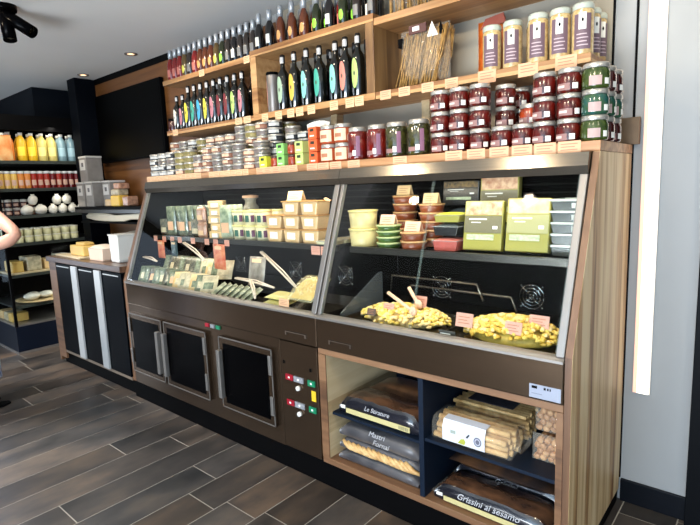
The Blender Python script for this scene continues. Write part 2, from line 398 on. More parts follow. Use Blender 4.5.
def pane(parent, x0, x1, ox, oz, nm='glass_pane'):
    b = MB(); a = .003
    b.prism([(slant_y(.825)+.004, .825-oz), (slant_y(1.402)+.004, 1.402-oz), (slant_y(1.402)+.010, 1.402-oz), (slant_y(.825)+.010, .825-oz)], x0-ox, x1-ox, GLASS)
    for xe in (x0, x1): b.prism([(slant_y(.825)+.0045, .825-oz), (slant_y(1.402)+.0045, 1.402-oz), (slant_y(1.402)+.0095, 1.402-oz), (slant_y(.825)+.0095, .825-oz)], xe-ox-.0012, xe-ox+.0012, GLASSE)
    b.build(nm, parent)
pane(lc, XL+.024, XJ-.038, ox, oz)
pane(rc, XJ+.024, -.612, ox2, oz2); pane(rc, -.606, XR-.032, ox2, oz2)
def midshelf(parent, x0, x1, ox, oz):
    b = MB().box(x0-ox, x1-ox, .225, .63, 1.092-oz, 1.100-oz, GLASS)
    b.build('glass_shelf', parent)
    MB().box(x0-ox, x1-ox, .212, .225, 1.078-oz, 1.106-oz, mat('shelf_rail', (60, 58, 54), .3, .6)).build('shelf_rail', parent)
midshelf(lc, XL+.03, XJ-.04, ox, oz); midshelf(rc, XJ+.03, XR-.034, ox2, oz2)
def fan(parent, x, z, ox, oz):
    b = MB(); T = Matrix.Translation((x-ox, .6395, z-oz)) @ Matrix.Rotation(PI/2, 4, 'X')
    for r in (.055, .04, .025, .01):
        b.tube([T @ Vector((r*math.cos(2*PI*i/20), r*math.sin(2*PI*i/20), .004)) for i in range(21)], .0018, CHROME, 5)
    for i in range(4):
        a = PI/4 + i*PI/2; b.tube([T @ Vector((0, 0, .004)), T @ Vector((.068*math.cos(a), .068*math.sin(a), .004))], .002, CHROME, 5)
        b.lathe([(0, .0), (.006, .001), (.006, .006), (0, .008)], CHROME, 8, T=T @ Matrix.Translation((.068*math.cos(a), .068*math.sin(a), 0)))
    b.build('fan_grille', parent)
for x in (-2.45, -1.89, -1.47): fan(lc, x, .868, ox, oz)
for x in (-.83, -.372): fan(rc, x, .862, ox2, oz2)
b = MB()
for x0, x1, z1, z2 in ((-.98, -.49, .945, .905), (-.87, -.335, .905, .855)):
    pts = [(x0-.04, .45, .80), (x0, .42, z1), (x1-.04, .42, z1-.005), (x1, .40, z2-.03)]
    b.tube([(p[0]-ox2, p[1], p[2]-oz2) for p in pts], .006, STEEL, 8)
b.build('tray_rail', rc)

# base of the left case : steel carcass, three doors, control panel
bs = thing('refrigerated_base', (-2.1, 0, .118), 'brown steel fridge base with three black glass doors and switch panel', 'fridge cabinet')
bo = Vector((-2.1, 0, .118))
def bb(b, x0, x1, y0, y1, z0, z1, m): return b.box(x0-bo.x, x1-bo.x, y0, y1, z0-bo.z, z1-bo.z, m)
b = MB(); bb(b, XL, -1.103, .012, .62, .118, .668, STEELD); bb(b, XL, -1.358, .0, .012, .118, .668, STEELD); b.build('carcass', bs, bevel=.002)
for (x0, x1, hs) in ((-2.835, -2.43, 1), (-2.40, -1.955, -1), (-1.835, -1.40, -1)):
    d = MB(); z0, z1 = .208, .61
    bb(d, x0, x1, -.018, -.001, z0, z1, STEELD); do = d.build('door', bs, bevel=.003)
    g = MB(); bb(g, x0+.035, x1-.035, -.0195, -.0175, z0+.03, z1-.035, BLACKG); g.build('glass_panel', do)
    e = MB()
    for (a, c_) in ((x0, x0+.006), (x1-.006, x1)): bb(e, a, c_, -.021, -.018, z0, z1, ALU)
    bb(e, x0, x1, -.021, -.018, z1-.006, z1, ALU); bb(e, x0, x1, -.021, -.018, z0, z0+.005, ALU); e.build('door_trim', do)
    hx = x1-.022 if hs > 0 else x0+.022
    h = MB(); bb(h, hx-.014, hx+.014, -.050, -.0215, z0+.06, z1-.07, ALU); h.build('handle', do, bevel=.005)
    ux = x0+.012 if hs > 0 else x1-.012
    for zz in (z0+.06, z0+.27):
        h = MB(); bb(h, ux-.010, ux+.010, -.030, -.0215, zz, zz+.10, ALU); h.build('hinge', do, bevel=.003)
p = MB(); bb(p, -1.352, -1.106, -.004, .011, .125, .664, STEELD); cp = p.build('control_panel', bs, bevel=.002)
REDP = mat('red_switch', (150, 22, 40), .3); GRNP = mat('green_switch', (20, 120, 84), .3); GRYP = mat('grey_display', (150, 152, 158), .3, var=.4, scale=90)
for zz in (.490, .362):
    for xa, xb, m, nm in ((-1.318, -1.268, REDP, 'red_switch'), (-1.262, -1.198, GRYP, 'thermostat_display'), (-1.168, -1.122, GRNP, 'green_switch')):
        q = MB(); bb(q, xa, xb, -.011, -.0045, zz-.014, zz+.014, m); bb(q, (xa+xb)/2-.006, (xa+xb)/2+.006, -.0125, -.011, zz-.005, zz+.005, WHITE); q.build(nm, cp, bevel=.002)
    q = MB(); q.lathe([(.0, 0), (.013, 0), (.011, .014), (0, .015)], WHITE, 12, T=Matrix.Translation((-1.232-bo.x, -.0045, zz-.042-bo.z)) @ Matrix.Rotation(PI/2, 4, 'X')); q.build('knob', cp)
q = MB(); bb(q, -1.150, -1.122, -.0065, -.0045, .405, .455, mat('yellow_sticker', (222, 184, 40), .5)); q.build('yellow_sticker', cp)
for xa, zz in ((-1.33, .56), (-1.15, .553)):
    q = MB(); bb(q, xa-.006, xa+.006, -.0065, -.0045, zz-.008, zz+.008, BLACK); q.build('keyhole', cp)
q = MB()
for xa, m in ((-1.95, REDP), (-1.90, GRYP), (-1.85, GRNP)): bb(q, xa-.018, xa+.016, -.008, -.0005, .640, .660, m)
q.build('switch_strip', bs)
for xa, xb in ((-1.30, -1.17), (-1.02, -.90)):
    b = MB()
    for s_ in (0, 1): b.box(xa + (xb-xa)*s_ - .004 - ox2, xa+(xb-xa)*s_+.004 - ox2, -.0095, -.0045, .700-oz2, .7185-oz2, CHROME)
    b.box(xa+.004-ox2, xb-.004-ox2, -.0095, -.0065, .7145-oz2, .7185-oz2, CHROME)
    b.build('apron_bracket', rc)
tag(MB().box(-2.90, XR, .006, .045, 0, .1165, BLACK).build('plinth', bevel=.002), 'long black plinth under the whole display counter', 'plinth')

# wooden niche cabinet under the right case
nc = thing('storage_cabinet', (-.575, 0, .118), 'open wooden storage niche with navy divider, holding bags of breadsticks', 'cabinet')
def nb(b, x0, x1, y0, y1, z0, z1, m): return b.box(x0+.575, x1+.575, y0, y1, z0-.118, z1-.118, m)
b = MB(); nb(b, -1.100, XR-.001, 0, .56, .642, .668, WOODN); b.build('top_board', nc, bevel=.002)
b = MB(); nb(b, -1.100, XR-.001, 0, .56, .118, .146, WOODN); b.build('bottom_board', nc, bevel=.002)
b = MB(); nb(b, -1.100, -1.058, 0, .56, .147, .641, WOODP); nb(b, -1.100, -1.0575, -.0005, .004, .147, .641, WOODN); b.build('side_board', nc)
b = MB(); nb(b, -.0455, XR-.001, 0, .56, .147, .641, WOODN); b.build('side_board', nc)
b = MB(); nb(b, -1.057, -.046, .54, .56, .147, .641, NAVY); b.build('back_board', nc)
b = MB(); nb(b, -.572, -.550, .004, .539, .147, .641, NAVY); b.build('divider', nc, bevel=.001)
b = MB(); nb(b, -1.056, -.573, .03, .538, .352, .364, NAVY); b.build('shelf', nc)
b = MB(); nb(b, -.549, -.047, .01, .538, .385, .398, NAVY); b.build('shelf', nc)

# wood end panels and ledge
prof = [(0, .056), (0, .824), (.236, 1.4645), (YW-.02, 1.4645), (YW-.02, .056)]
ep = thing('end_panel', (-.011, 0, 0), 'striped wooden end panel closing the right side of the counter', 'panel')
MB().prism([(y, z) for y, z in prof], -.011, .011, WOODV).build('board', ep, bevel=.0015)
MB().prism([(-.0012, .06), (-.0012, .824), (.2345, 1.4635), (.2345, 1.455), (.0004, .822), (.0004, .06)], -.0108, .010, WOODE).build('edge_band', ep)
MB().box(-.011, .006, .012, YW-.02, 0, .0555, BLACK).build('foot', ep)
ep2 = thing('end_panel', (-2.883, 0, 0), 'narrow brown wooden end panel at the left end of the counter', 'panel')
MB().prism([(0, .1175), (0, .818), (.236, 1.4645), (.62, 1.4645), (.62, .1175)], -.018, .018, mat('brown_end_wood', (112, 80, 56), .45, var=.25, scale=14, stretch=(1, 1, .15))).build('board', ep2, bevel=.0015)
tag(MB().box(-2.902, .0, .236, YW-.013, 1.4655, 1.4995, WOODL).build('counter_ledge', bevel=.002), 'long wooden ledge on top of the display counter, crowded with jars', 'ledge')
tag(MB().box(-.20, .026, .655, .679, 1.5, 1.602, mat('board_brown', (116, 92, 66), .5, var=.15, scale=20, stretch=(.2, 1, 1))).build('backsplash_board', bevel=.002), 'short brown wooden board behind the jars at the ledge right end', 'board')

# data plate on the right apron
pl = tag(MB().box(-.132, XR-.008, -.0062, -.0045, .676, .722, mat('plate_grey', (150, 156, 172), .4, .3)).build('data_plate'), 'grey data plate at the right end of the right case front', 'plate')
MB().box(-.124, -.106, -.0066, -.0062, .708, .717, BLACK).box(-.085, -.078, -.0066, -.0062, .708, .716, BLACK).box(-.074, -.069, -.0066, -.0062, .708, .716, BLACK).box(-.066, -.062, -.0066, -.0062, .708, .716, BLACK).box(-.124, -.09, -.0066, -.0062, .690, .692, mat('plate_line', (110, 114, 126), .5)).build('print', pl)

# ================================================================== WALL SHELVES
YS = .414; YB = YW-.0125; T_ = .03
def board_thing(nm, x0, x1, z0, z1, label):
    return tag(MB().box(x0, x1, YS, YB, z0, z1, WOODH).build(nm, bevel=.0015), label, 'shelf')
board_thing('wall_shelf', -2.89, -1.9385, 2.122, 2.152, 'upper left wooden wall shelf lined with small dark bottles')
board_thing('wall_shelf', -2.89, -1.9385, 1.785, 1.815, 'lower left wooden wall shelf with oval-labelled oil bottles')
bxs = thing('shelf_box', (-1.49, YS, 1.785), 'square wooden shelf box holding tall oil bottles', 'shelf')
def sb(x0, x1, z0, z1, m, nm):
    MB().box(x0+1.49, x1+1.49, -.004, YB-YS, z0-1.785, z1-1.785, m).build(nm, bxs, bevel=.0015)
sb(-1.938, -1.044, 2.135, 2.17, WOODH, 'top_board'); sb(-1.938, -1.044, 1.785, 1.817, WOODH, 'bottom_board')
sb(-1.938, -1.888, 1.8175, 2.1345, WOODH, 'side_board'); sb(-1.092, -1.044, 1.8175, 2.1345, WOODK, 'side_board')
board_thing('wall_shelf', -1.0435, -.088, 2.115, 2.147, 'topmost wooden wall shelf at the right, above the pasta bag')
board_thing('wall_shelf', -1.0435, -.088, 1.785, 1.817, 'lower right wooden wall shelf with tall purple-labelled jars')
for i, x in enumerate((-1.50, -.90)):
    tag(MB().box(x-.022, x+.022, YB-.06, YB-.002, 1.5005, 1.784, WOODP).build('shelf_support', bevel=.001), 'upright pale wooden support between ledge and shelf, ' + ('behind the boxed jars' if i == 0 else 'behind the olive jars'), 'support')

# ================================================================== JARS ON THE LEDGE
def jar(nm, r, h, body, lid, label, cat='jar', lidr=.94, lab=None, n=16):
    t = thing(nm, (0, 0, 0), label, cat)
    lh = min(.02, h*.2)
    MB().lathe([(r*.86, 0), (r*.97, .004), (r, .012), (r, h-lh-.014), (r*.9, h-lh-.002), (r*.88, h-lh)], body, n).build('glass_body', t)
    MB().lathe([(r*lidr, h-lh), (r*lidr*1.02, h-lh+.002), (r*lidr*1.02, h-.003), (r*lidr*.95, h), (0, h-.001)], lid, n).build('lid', t)
    if lab: lab(t, r, h)
    return t
def lab_red(t, r, h):
    MB().arc(r+.0008, h*.10, h*.38, -50, 14, mat('label_mauve', (140, 104, 100), .6)).build('label', t)
    MB().arc(r+.0014, h*.14, h*.37, 24, 50, WHITE).build('price_sticker', t)
    MB().arc(r+.0013, h*.20, h*.30, -50, -10, mat('label_text', (214, 190, 180), .6)).build('label_print', t)
KR = Kind(jar('sauce_jar', .041, .0825, REDS, LIDM, '', lab=lab_red))
KDR = Kind(jar('sauce_jar', .041, .0825, mat('dark_sauce', (62, 20, 16), .16, coat=.5), LIDM, '', lab=lab_red))
KOR = Kind(jar('sauce_jar', .041, .0825, mat('orange_sauce', (166, 62, 24), .16, rgb2=(120, 40, 18), scale=30, coat=.5), LIDM, '', lab=lab_red))
def lab_green(t, r, h):
    MB().arc(r+.0008, h*.12, h*.48, -30, 22, mat('label_grey_pink', (176, 150, 146), .6)).build('label', t)
    MB().arc(r+.0014, h*.14, h*.37, 34, 56, WHITE).build('price_sticker', t)
KG = Kind(jar('pesto_jar', .043, .0825, mat('green_pesto', (40, 56, 22), .2, rgb2=(66, 80, 30), scale=40, coat=.2), LIDM, '', lab=lab_green))
KT = Kind(jar('pesto_jar', .043, .0825, mat('teal_pesto', (24, 74, 70), .16, rgb2=(50, 80, 48), scale=30, coat=.5), LIDM, '', lab=lab_green))
lay = {1: ['single'], 2: ['bottom', 'top'], 3: ['bottom', 'middle', 'top'], 4: ['bottom', 'second', 'third', 'top']}
cols = [(-.629, .300, 3, KR), (-.543, .300, 3, KR), (-.455, .300, 3, KR), (-.366, .302, 1, KR), (-.283, .300, 1, KR), (-.206, .298, 3, KR), (-.120, .295, 3, KR)]
for i, (x, y, n, K) in enumerate(cols):
    for k in range(n):
        KK = K
        wh = 'single jar' if n == 1 else lay[n][k] + ' jar'
        KK.put((x, y, 1.5+k*.0832), R.uniform(-.2, .35), 'red sauce jar, %s of the %s front stack from the left' % (wh, ORD[i]), 'red sauce jars on the ledge')
for k in range(3):
    (KT if k == 1 else KG).put((-.034, .286, 1.5+k*.0832), .3, 'green sauce jar, %s of the stack at the ledge front right corner' % lay[3][k], 'green sauce jars at the ledge corner')
for i, (x, y, n) in enumerate([(-.395, .40, 3), (-.300, .41, 2), (-.50, .40, 2), (-.58, .42, 2), (-.385, .52, 3), (-.21, .42, 3), (-.295, .53, 3)]):
    for k in range(n):
        K = KOR if (i == 1) else (KDR if i in (0, 2) and k == 1 else KR)
        K.put((x, y, 1.5+k*.0832), R.uniform(-.2, .3), '%s sauce jar, %s in back stack %s from the left' % (('orange-red' if K is KOR else 'dark red' if K is KDR else 'red'), lay[n][k], ORD[sorted([-.395, -.3, -.5, -.58, -.385, -.21, -.295]).index(x)]), 'sauce jars in the back row')
for j, y in enumerate((.375, .465)):
    for k in range(3):
        (KT if k == 1 else KDR).put((-.034, y, 1.5+k*.0832), .6, '%s jar, %s of the %s stack behind the corner stack' % (('teal' if k == 1 else 'dark red'), lay[3][k], ORD[j]), 'jars down the ledge right side')
# large jars with clip lids
def lab_big(t, r, h):
    MB().arc(r+.001, h*.12, h*.24, -40, 0, mat('label_mauve', (140, 104, 100), .6)).arc(r+.001, h*.12, h*.72, 22, 42, mat('label_violet', (126, 84, 108), .6)).build('label', t)
    MB().arc(r+.0016, h*.14, h*.30, 2, 20, WHITE).build('price_sticker', t)
    MB().tube([(r*.75*math.cos(a), r*.99*math.sin(a), h*.8-abs(math.cos(a))*0.02) for a in [-PI+PI*i/8 for i in range(9)]], .0015, CHROME, 5).build('clip_wire', t)
BIGR = mat('big_red_sauce', (112, 22, 13), .15, rgb2=(78, 12, 9), scale=22, coat=.6)
BIGG = mat('olive_contents', (64, 62, 26), .15, rgb2=(34, 34, 18), scale=40, coat=.4)
KBR = Kind(jar('preserve_jar', .051, .150, BIGR, LIDM, '', lidr=.82, lab=lab_big)); KBG = Kind(jar('preserve_jar', .051, .150, BIGG, LIDM, '', lidr=.82, lab=lab_big))
KBR.put((-1.072, .305, 1.5), .1, 'large red sauce jar, left one of the two', 'large preserve jars'); KBR.put((-.958, .305, 1.5), .15, 'large red sauce jar, right one beside the olive jars', 'large preserve jars')
KBG.put((-.852, .305, 1.5), .2, 'large dark olive preserve jar, left one of the two', 'large preserve jars'); KBG.put((-.738, .305, 1.5), .25, 'large dark olive preserve jar beside the red jar stacks', 'large preserve jars')
def lab_cream(t, r, h):
    MB().arc(r+.0008, h*.12, h*.74, -48, 55, mat('label_cream', (214, 190, 160), .6)).build('label', t)
    MB().arc(r+.0014, h*.30, h*.50, -25, 25, mat('label_brown', (170, 110, 80), .6)).build('label_print', t)
KM = Kind(jar('sauce_jar', .044, .088, mat('brown_orange', (168, 74, 40), .18, coat=.4), LIDM, '', lab=lab_cream))
for i, x in enumerate((-1.252, -1.160)):
    for k in range(2): KM.put((x, .305, 1.5+k*.0885), 0, 'orange jar with cream label, %s of the %s stack' % (['bottom', 'top'][k], ['left', 'right'][i]), 'cream-labelled jars')
# boxed jars : cardboard sleeve with a small amber jar beside
def sleeve(col, nm):
    t = thing('jar_sleeve', (0, 0, 0), '', 'box')
    m = mat('sleeve_'+nm, col, .6)
    MB().box(-.028, .028, -.028, .028, 0, .058, m).build('carton', t, bevel=.001)
    MB().box(-.016, .010, -.0285, -.028, .036, .050, mat('sleeve_dark', (30, 40, 26), .6)).build('emblem', t)
    MB().box(-.018, .012, -.0286, -.028, .012, .018, WHITE).build('print', t)
    return Kind(t)
KO = sleeve((226, 92, 44), 'orange'); KGR = sleeve((132, 196, 104), 'green'); KY = sleeve((206, 214, 60), 'lime'); KPG = sleeve((186, 206, 120), 'pale_green')
KA = Kind(jar('sauce_jar', .027, .058, mat('amber_sauce', (150, 58, 30), .18, coat=.4), mat('dark_lid', (70, 40, 30), .4), ''))
for k in range(3): KO.put((-1.335, .30, 1.5+k*.0605), 0, 'orange carton, %s of the stack of three' % lay[3][k], 'coloured cartons on the ledge')
for k in range(2): KGR.put((-1.575, .30, 1.5+k*.0605), 0, 'green carton, %s of its pair' % lay[2][k], 'coloured cartons on the ledge')
for k in range(2): KPG.put((-1.435, .30, 1.5+k*.0605), 0, 'pale green carton, %s of its pair' % lay[2][k], 'coloured cartons on the ledge')
KY.put((-1.685, .272, 1.5), 0, 'lime yellow carton in front of the silver tins', 'coloured cartons on the ledge')
for i, (x, n) in enumerate(((-1.628, 1), (-1.510, 2), (-1.283+.0, 0))):
    for k in range(n): KA.put((x, .285 if i == 0 else .30, 1.5+k*.0605), 0, 'small amber jar %s' % ('right of the lime yellow carton' if i == 0 else ['right of the lower green carton', 'right of the upper green carton'][k]), 'small amber jars')
lf = thing('leaflet_holder', (-1.39, .37, 1.5), 'fan of white leaflets standing behind the coloured cartons', 'leaflets')
for i in range(4):
    T = Matrix.Rotation(math.radians(-12+8*i), 4, 'Y')
    MB().box(-.03, .03, i*.004, i*.004+.0015, .004, .22, WHITE, T=T).build('leaflet', lf)
MB().box(-.04, .04, -.01, .03, 0, .06, CLEAR).build('holder', lf)

# small tins, three rows deep
def tin(kind):
    r, h = .047, .037
    b = MB()
    if kind == 'dark': bm = mat('tin_dark', (34, 38, 44), .35)
    elif kind == 'silver': bm = mat('tin_silver', (130, 126, 118), .3, .5)
    elif kind == 'orange': bm = mat('tin_orange', (140, 96, 76), .5)
    else: bm = mat('tin_cream', (150, 138, 90), .5)
    t = thing('tin', (0, 0, 0), '', 'tin')
    MB().lathe([(r*.93, 0), (r*.96, .003), (r*.96, h-.012)], bm, 14).arc(r*.97, .006, h-.014, -35, 45, mat('tin_label_'+kind, {'dark': (190, 190, 186), 'silver': (110, 100, 96), 'orange': (214, 180, 150), 'cream': (120, 110, 60)}[kind], .5)).build('body', t)
    MB().lathe([(r*.99, h-.012), (r, h-.010), (r, h-.003), (r*.9, h), (0, h-.002)], LIDM, 14).build('lid', t)
    return Kind(t)
TK = {k: tin(k) for k in ('dark', 'silver', 'orange', 'cream')}
tcol = [-2.845, -2.742, -2.638, -2.534, -2.432, -2.33, -2.23, -2.13, -2.031, -1.933, -1.836, -1.740]
rows = [(.292, 'front'), (.395, 'middle'), (.498, 'back')]
for j, (y, rn) in enumerate(rows):
    for i, x in enumerate(tcol):
        n = [4, 6, 6][j] + (1 if i > 7 and j else 0) - (1 if (i*7+j) % 5 == 0 and j == 0 and i > 2 else 0) - (2 if i == 0 and j else 0)
        kd = ['dark', 'dark', 'dark', 'cream', 'cream', 'orange', 'orange', 'silver', 'orange', 'silver', 'orange', 'silver'][i] if j == 0 else R.choice(['dark', 'silver', 'orange', 'cream'])
        for k in range(n):
            kk = kd if R.random() < .75 else R.choice(['orange', 'silver'])
            TK[kk].put((x+R.uniform(-.002, .002), y+R.uniform(-.002, .002), 1.5+k*.0373), R.uniform(-.4, .6), '%s tin, %s layer up in the %s stack from left, %s row' % (kk, ORD[k], ORD[i], rn), 'small tins stacked on the ledge')
for i, x in enumerate((-1.64, -1.545)):
    for k in range(5 if i else 6): TK['silver' if k % 2 else 'dark'].put((x, .44, 1.5+k*.0373), 0, '%s tin, %s layer up, behind the %s carton' % ('silver' if k % 2 else 'dark', ORD[k], ['lime yellow', 'green'][i]), 'small tins stacked on the ledge')

# ================================================================== BOTTLES
def oil_bottle(labcol, nm, r=.036, h=.30):
    t = thing('oil_bottle', (0, 0, 0), '', 'bottle')
    g = mat('dark_bottle_glass', (12, 14, 12), .12, coat=.5)
    MB().lathe([(r*.9, 0), (r, .006), (r, h*.58), (r*.85, h*.66), (r*.42, h*.74), (r*.36, h*.80), (r*.36, h*.86)], g, 16).build('bottle_body', t)
    MB().lathe([(r*.40, h*.84), (r*.40, h*.985), (r*.3, h), (0, h)], mat('bottle_cap_black', (22, 22, 24), .3), 12).arc(r*.42, h*.84, h*.95, -60, 60, mat('neck_band', (176, 176, 176), .4)).build('cap', t)
    MB().arc(r+.001, h*.13, h*.60, -36, 24, mat('oval_'+nm, labcol, .5), 10, oval=True).build('oval_label', t)
    MB().arc(r+.0018, h*.33, h*.40, -14, 2, mat('oval_mark', (70, 70, 60), .5), 5, oval=True).build('label_mark', t)
    return Kind(t)
OV = {'mint': (130, 206, 190), 'grey-green': (150, 176, 150), 'yellow': (226, 178, 70), 'pink': (214, 126, 110), 'lime': (170, 204, 110), 'teal': (60, 160, 140), 'white': (216, 212, 200), 'lemon': (222, 208, 70), 'blue': (64, 160, 204), 'rose': (186, 120, 130), 'dark red': (110, 30, 40)}
OB = {k: oil_bottle(v, k.replace(' ', '_')) for k, v in OV.items()}
seq = [(-1.715, .455, 'grey-green'), (-1.622, .455, 'yellow'), (-1.528, .455, 'mint'), (-1.447, .47, 'teal'), (-1.335, .47, 'mint'), (-1.255, .455, 'pink'), (-1.175, .455, 'lime')]
for i, (x, y, c) in enumerate(seq):
    OB[c].put((x, y, 1.817), .15, 'tall dark oil bottle with %s oval label, %s from left in the box' % (c, ORD[i]), 'oil bottles in the shelf box')
for i, (x, c) in enumerate(((-1.66, 'white'), (-1.565, 'teal'), (-1.47, 'rose'), (-1.39, 'white'), (-1.29, 'lime'), (-1.21, 'teal'))):
    OB[c].put((x, .57, 1.817), 1.9, 'dark oil bottle in the back row of the box, %s from left' % ORD[i], 'oil bottles at the back of the shelf box')
tc_ = thing('gift_tube', (-1.80, .452, 1.817), 'grey cylinder tin with pink label at the left inside the shelf box', 'tin')
MB().lathe([(.033, 0), (.035, .003), (.035, .20), (.035, .203)], mat('tube_grey', (120, 114, 110), .35, .4), 16).arc(.0362, .02, .18, -62, -14, mat('tube_pink', (190, 140, 130), .5), oval=True).build('body', tc_)
MB().lathe([(.036, .2035), (.036, .216), (.034, .219), (0, .219)], BLACK, 16).build('lid', tc_)
# lower left shelf
s2 = [(-2.805+.0725*i, c) for i, c in enumerate(['white', 'rose', 'lemon', 'teal', 'blue', 'lemon', 'rose', 'dark red', 'dark red', 'lime', 'rose'])]
for i, (x, c) in enumerate(s2):
    OB[c].put((x, .46, 1.815), .15, 'dark oil bottle with %s oval label, %s from left on lower shelf' % (c, ORD[i]), 'oil bottles on the lower left shelf', sc=(.93, .93, .93) if i > 1 else (.85, .85, .78))
for i in range(8):
    OB['dark red' if i % 2 else 'teal'].put((-2.68+.093*i, .57, 1.815), 1.9, 'dark bottle, %s from left in the back row of the lower shelf' % ORD[i], 'back row bottles on the lower left shelf', sc=(.93, .93, .97))
JJ = Kind(jar('sauce_jar', .03, .085, mat('dark_sauce', (62, 20, 16), .16), BLACK, ''))
JJ.put((-2.865, .45, 1.815), 0, 'tiny dark jar at the very left end of the lower left shelf'); 
# small bottles (syrups, vinegars) on the upper boards
def small_bottle(col, lab, nm, h=.205):
    t = thing('small_bottle', (0, 0, 0), '', 'bottle'); r = .026
    MB().lathe([(r*.9, 0), (r, .005), (r, h*.52), (r*.8, h*.62), (r*.42, h*.72), (r*.40, h*.8)], mat('sb_'+nm, col, .12, coat=.5), 14).build('bottle_body', t)
    MB().lathe([(r*.56, h*.72), (r*.58, h*.97), (r*.45, h), (0, h)], mat('cap_silver', (176, 180, 184), .3, .5), 12).build('cap', t)
    MB().arc(r+.001, h*.12, h*.36, -34, 26, mat('sbl_'+nm, lab, .5), 8, oval=(nm in ('g', 'o', 'y'))).build('label', t)
    return Kind(t)
SB = {'white': small_bottle((18, 16, 16), (220, 216, 206), 'w'), 'orange': small_bottle((92, 44, 22), (222, 160, 96), 'o'), 'green': small_bottle((34, 40, 20), (140, 214, 60), 'g'), 'red': small_bottle((120, 24, 22), (190, 110, 96), 'r'), 'yellow': small_bottle((84, 66, 34), (214, 206, 90), 'y'), 'grey': small_bottle((40, 32, 28), (120, 118, 116), 'k')}
top1 = ['red', 'red', 'red', 'yellow', 'grey', 'red', 'orange', 'orange', 'orange', 'yellow', 'green', 'grey', 'white', 'grey', 'grey', 'grey']
for i, c in enumerate(top1):
    SB[c].put((-2.85+.0595*i, .465, 2.152), .2, 'small bottle with %s label, %s from left on the upper left shelf' % (c, ORD[i]), 'small bottles on the upper left shelf')
for i in range(11):
    SB['grey'].put((-2.80+.08*i, .56, 2.152), 2.2, 'small dark bottle, %s from left in the back row of the upper left shelf' % ORD[i], 'back row of the upper left shelf')
top2 = ['white', 'grey', 'white', 'orange', 'orange', 'grey', 'orange', 'orange', 'orange', 'orange', 'green', 'green', 'white', 'red', 'green', 'green', 'grey', 'white', 'grey']
for i, c in enumerate(top2):
    xx = -1.90+.0455*i
    SB[c].put((xx, .46 if i % 2 == 0 else .50, 2.170), .2, 'small bottle with %s label, %s from left on top of the box' % (c, ORD[i]), 'small bottles on top of the shelf box')
for i in range(9):
    SB['grey'].put((-1.87+.092*i, .585, 2.170), 2.2, 'small dark bottle, %s from left in the back row on the box' % ORD[i], 'back row on top of the shelf box')

# ================================================================== RIGHT SHELF GOODS
def tall_jar(h=.178, r=.037):
    t = thing('storage_jar', (0, 0, 0), '', 'jar')
    MB().lathe([(r*.94, 0), (r, .005), (r, h-.03), (r*.94, h-.024), (r*.94, h-.02)], mat('cream_contents', (206, 180, 128), .2, rgb2=(176, 146, 96), scale=70, coat=.3), 18).build('glass_body', t)
    MB().lathe([(r*.98, h-.022), (r, h-.02), (r, h-.006), (r*.9, h), (0, h)], mat('white_lid', (176, 182, 170), .35), 18).build('lid', t)
    MB().arc(r+.0008, h*.10, h*.78, -46, 46, mat('purple_label', (104, 82, 92), .5)).build('label', t)
    MB().arc(r+.0014, h*.48, h*.80, -20, 18, WHITE).build('label_crest', t)
    b = MB()
    for k in range(4): b.arc(r+.0014, h*(.17+.07*k), h*(.19+.07*k), -30, 30-8*(k % 2), mat('label_print_grey', (190, 170, 176), .5))
    b.build('label_print', t); MB().arc(r+.002, h*.62, h*.70, -6, 6, BLACK, 4, oval=True).build('crest_mark', t)
    return Kind(t)
TJ = tall_jar()
for i, (x, y) in enumerate(((-.478, .455), (-.392, .455), (-.325, .49), (-.288, .445-.0), (-.208, .452), (-.129, .455))):
    if i == 2: y = .525
    TJ.put((x, y, 1.817), .25, 'tall cream jar with purple label and white lid, %s from left' % ORD[i], 'tall purple-labelled jars')
for i in range(2):
    TJ.put((-.129, .54+.083*i, 1.817), .9, 'tall purple-labelled jar, %s behind the rightmost front jar' % ORD[i], 'tall purple-labelled jars')
# clear bag of spaghetti
sp = thing('pasta_bag', (-.815, .49, 1.817), 'clear bag of dried spaghetti leaning on the wooden box side', 'pasta')
b = MB()
PAST = mat('dry_pasta', (186, 146, 84), .4, rgb2=(140, 104, 56), scale=60)
for i in range(270):
    x = R.uniform(-.11, .11); y = R.uniform(-.045, .045); tilt = .055 + R.uniform(-.04, .04)
    z1 = .235 + R.uniform(-.02, .015)
    b.tube([(x*.92-tilt*.5, y, .004), (x+tilt*.1, y*1.05, z1*.55), (max(-.125, min(.13, x+tilt*.5)), y*.8, z1)], .0024, PAST, 4)
b.build('spaghetti', sp)
film = mat('bag_film', (220, 214, 200), .08, alpha=.12)
def pillow(b, hx, hy, hz, m, cx=0, cy=0, cz=0, n=8, ex=2.6, crinkle=.0):
    """plump sealed bag lying in XY plane of given half sizes (hz thickness)"""
    vs = []; fs = []
    for s_ in (1, -1):
        for i in range(n+1):
            for j in range(n+1):
                u = -1+2*i/n; v = -1+2*j/n
                hh = max(0, (1-abs(u)**ex))*max(0, (1-abs(v)**ex)); hh = hh**.5
                vs.append((cx+u*hx, cy+v*hy, cz+s_*hz*hh*(1+R.uniform(-crinkle, crinkle))))
    N1 = (n+1)**2
    for i in range(n):
        for j in range(n):
            a = i*(n+1)+j; q = (a, a+n+1, a+n+2, a+1); fs.append(q); fs.append(tuple(N1+t for t in q[::-1]))
    return b.add(vs, fs, m, True)
b = MB(); pillow(b, .128, .128, .056, film, crinkle=.06)
me_o = b.build('film', sp); me_o.data.transform(Matrix.Translation((.0, 0, .13)) @ Matrix.Rotation(PI/2, 4, 'X'))
MB().box(-.055, .035, -.046, -.040, .225, .262, mat('dark_red_label', (70, 24, 26), .5)).box(-.035, .0, -.0475, -.046, .236, .254, WHITE).build('header_label', sp)
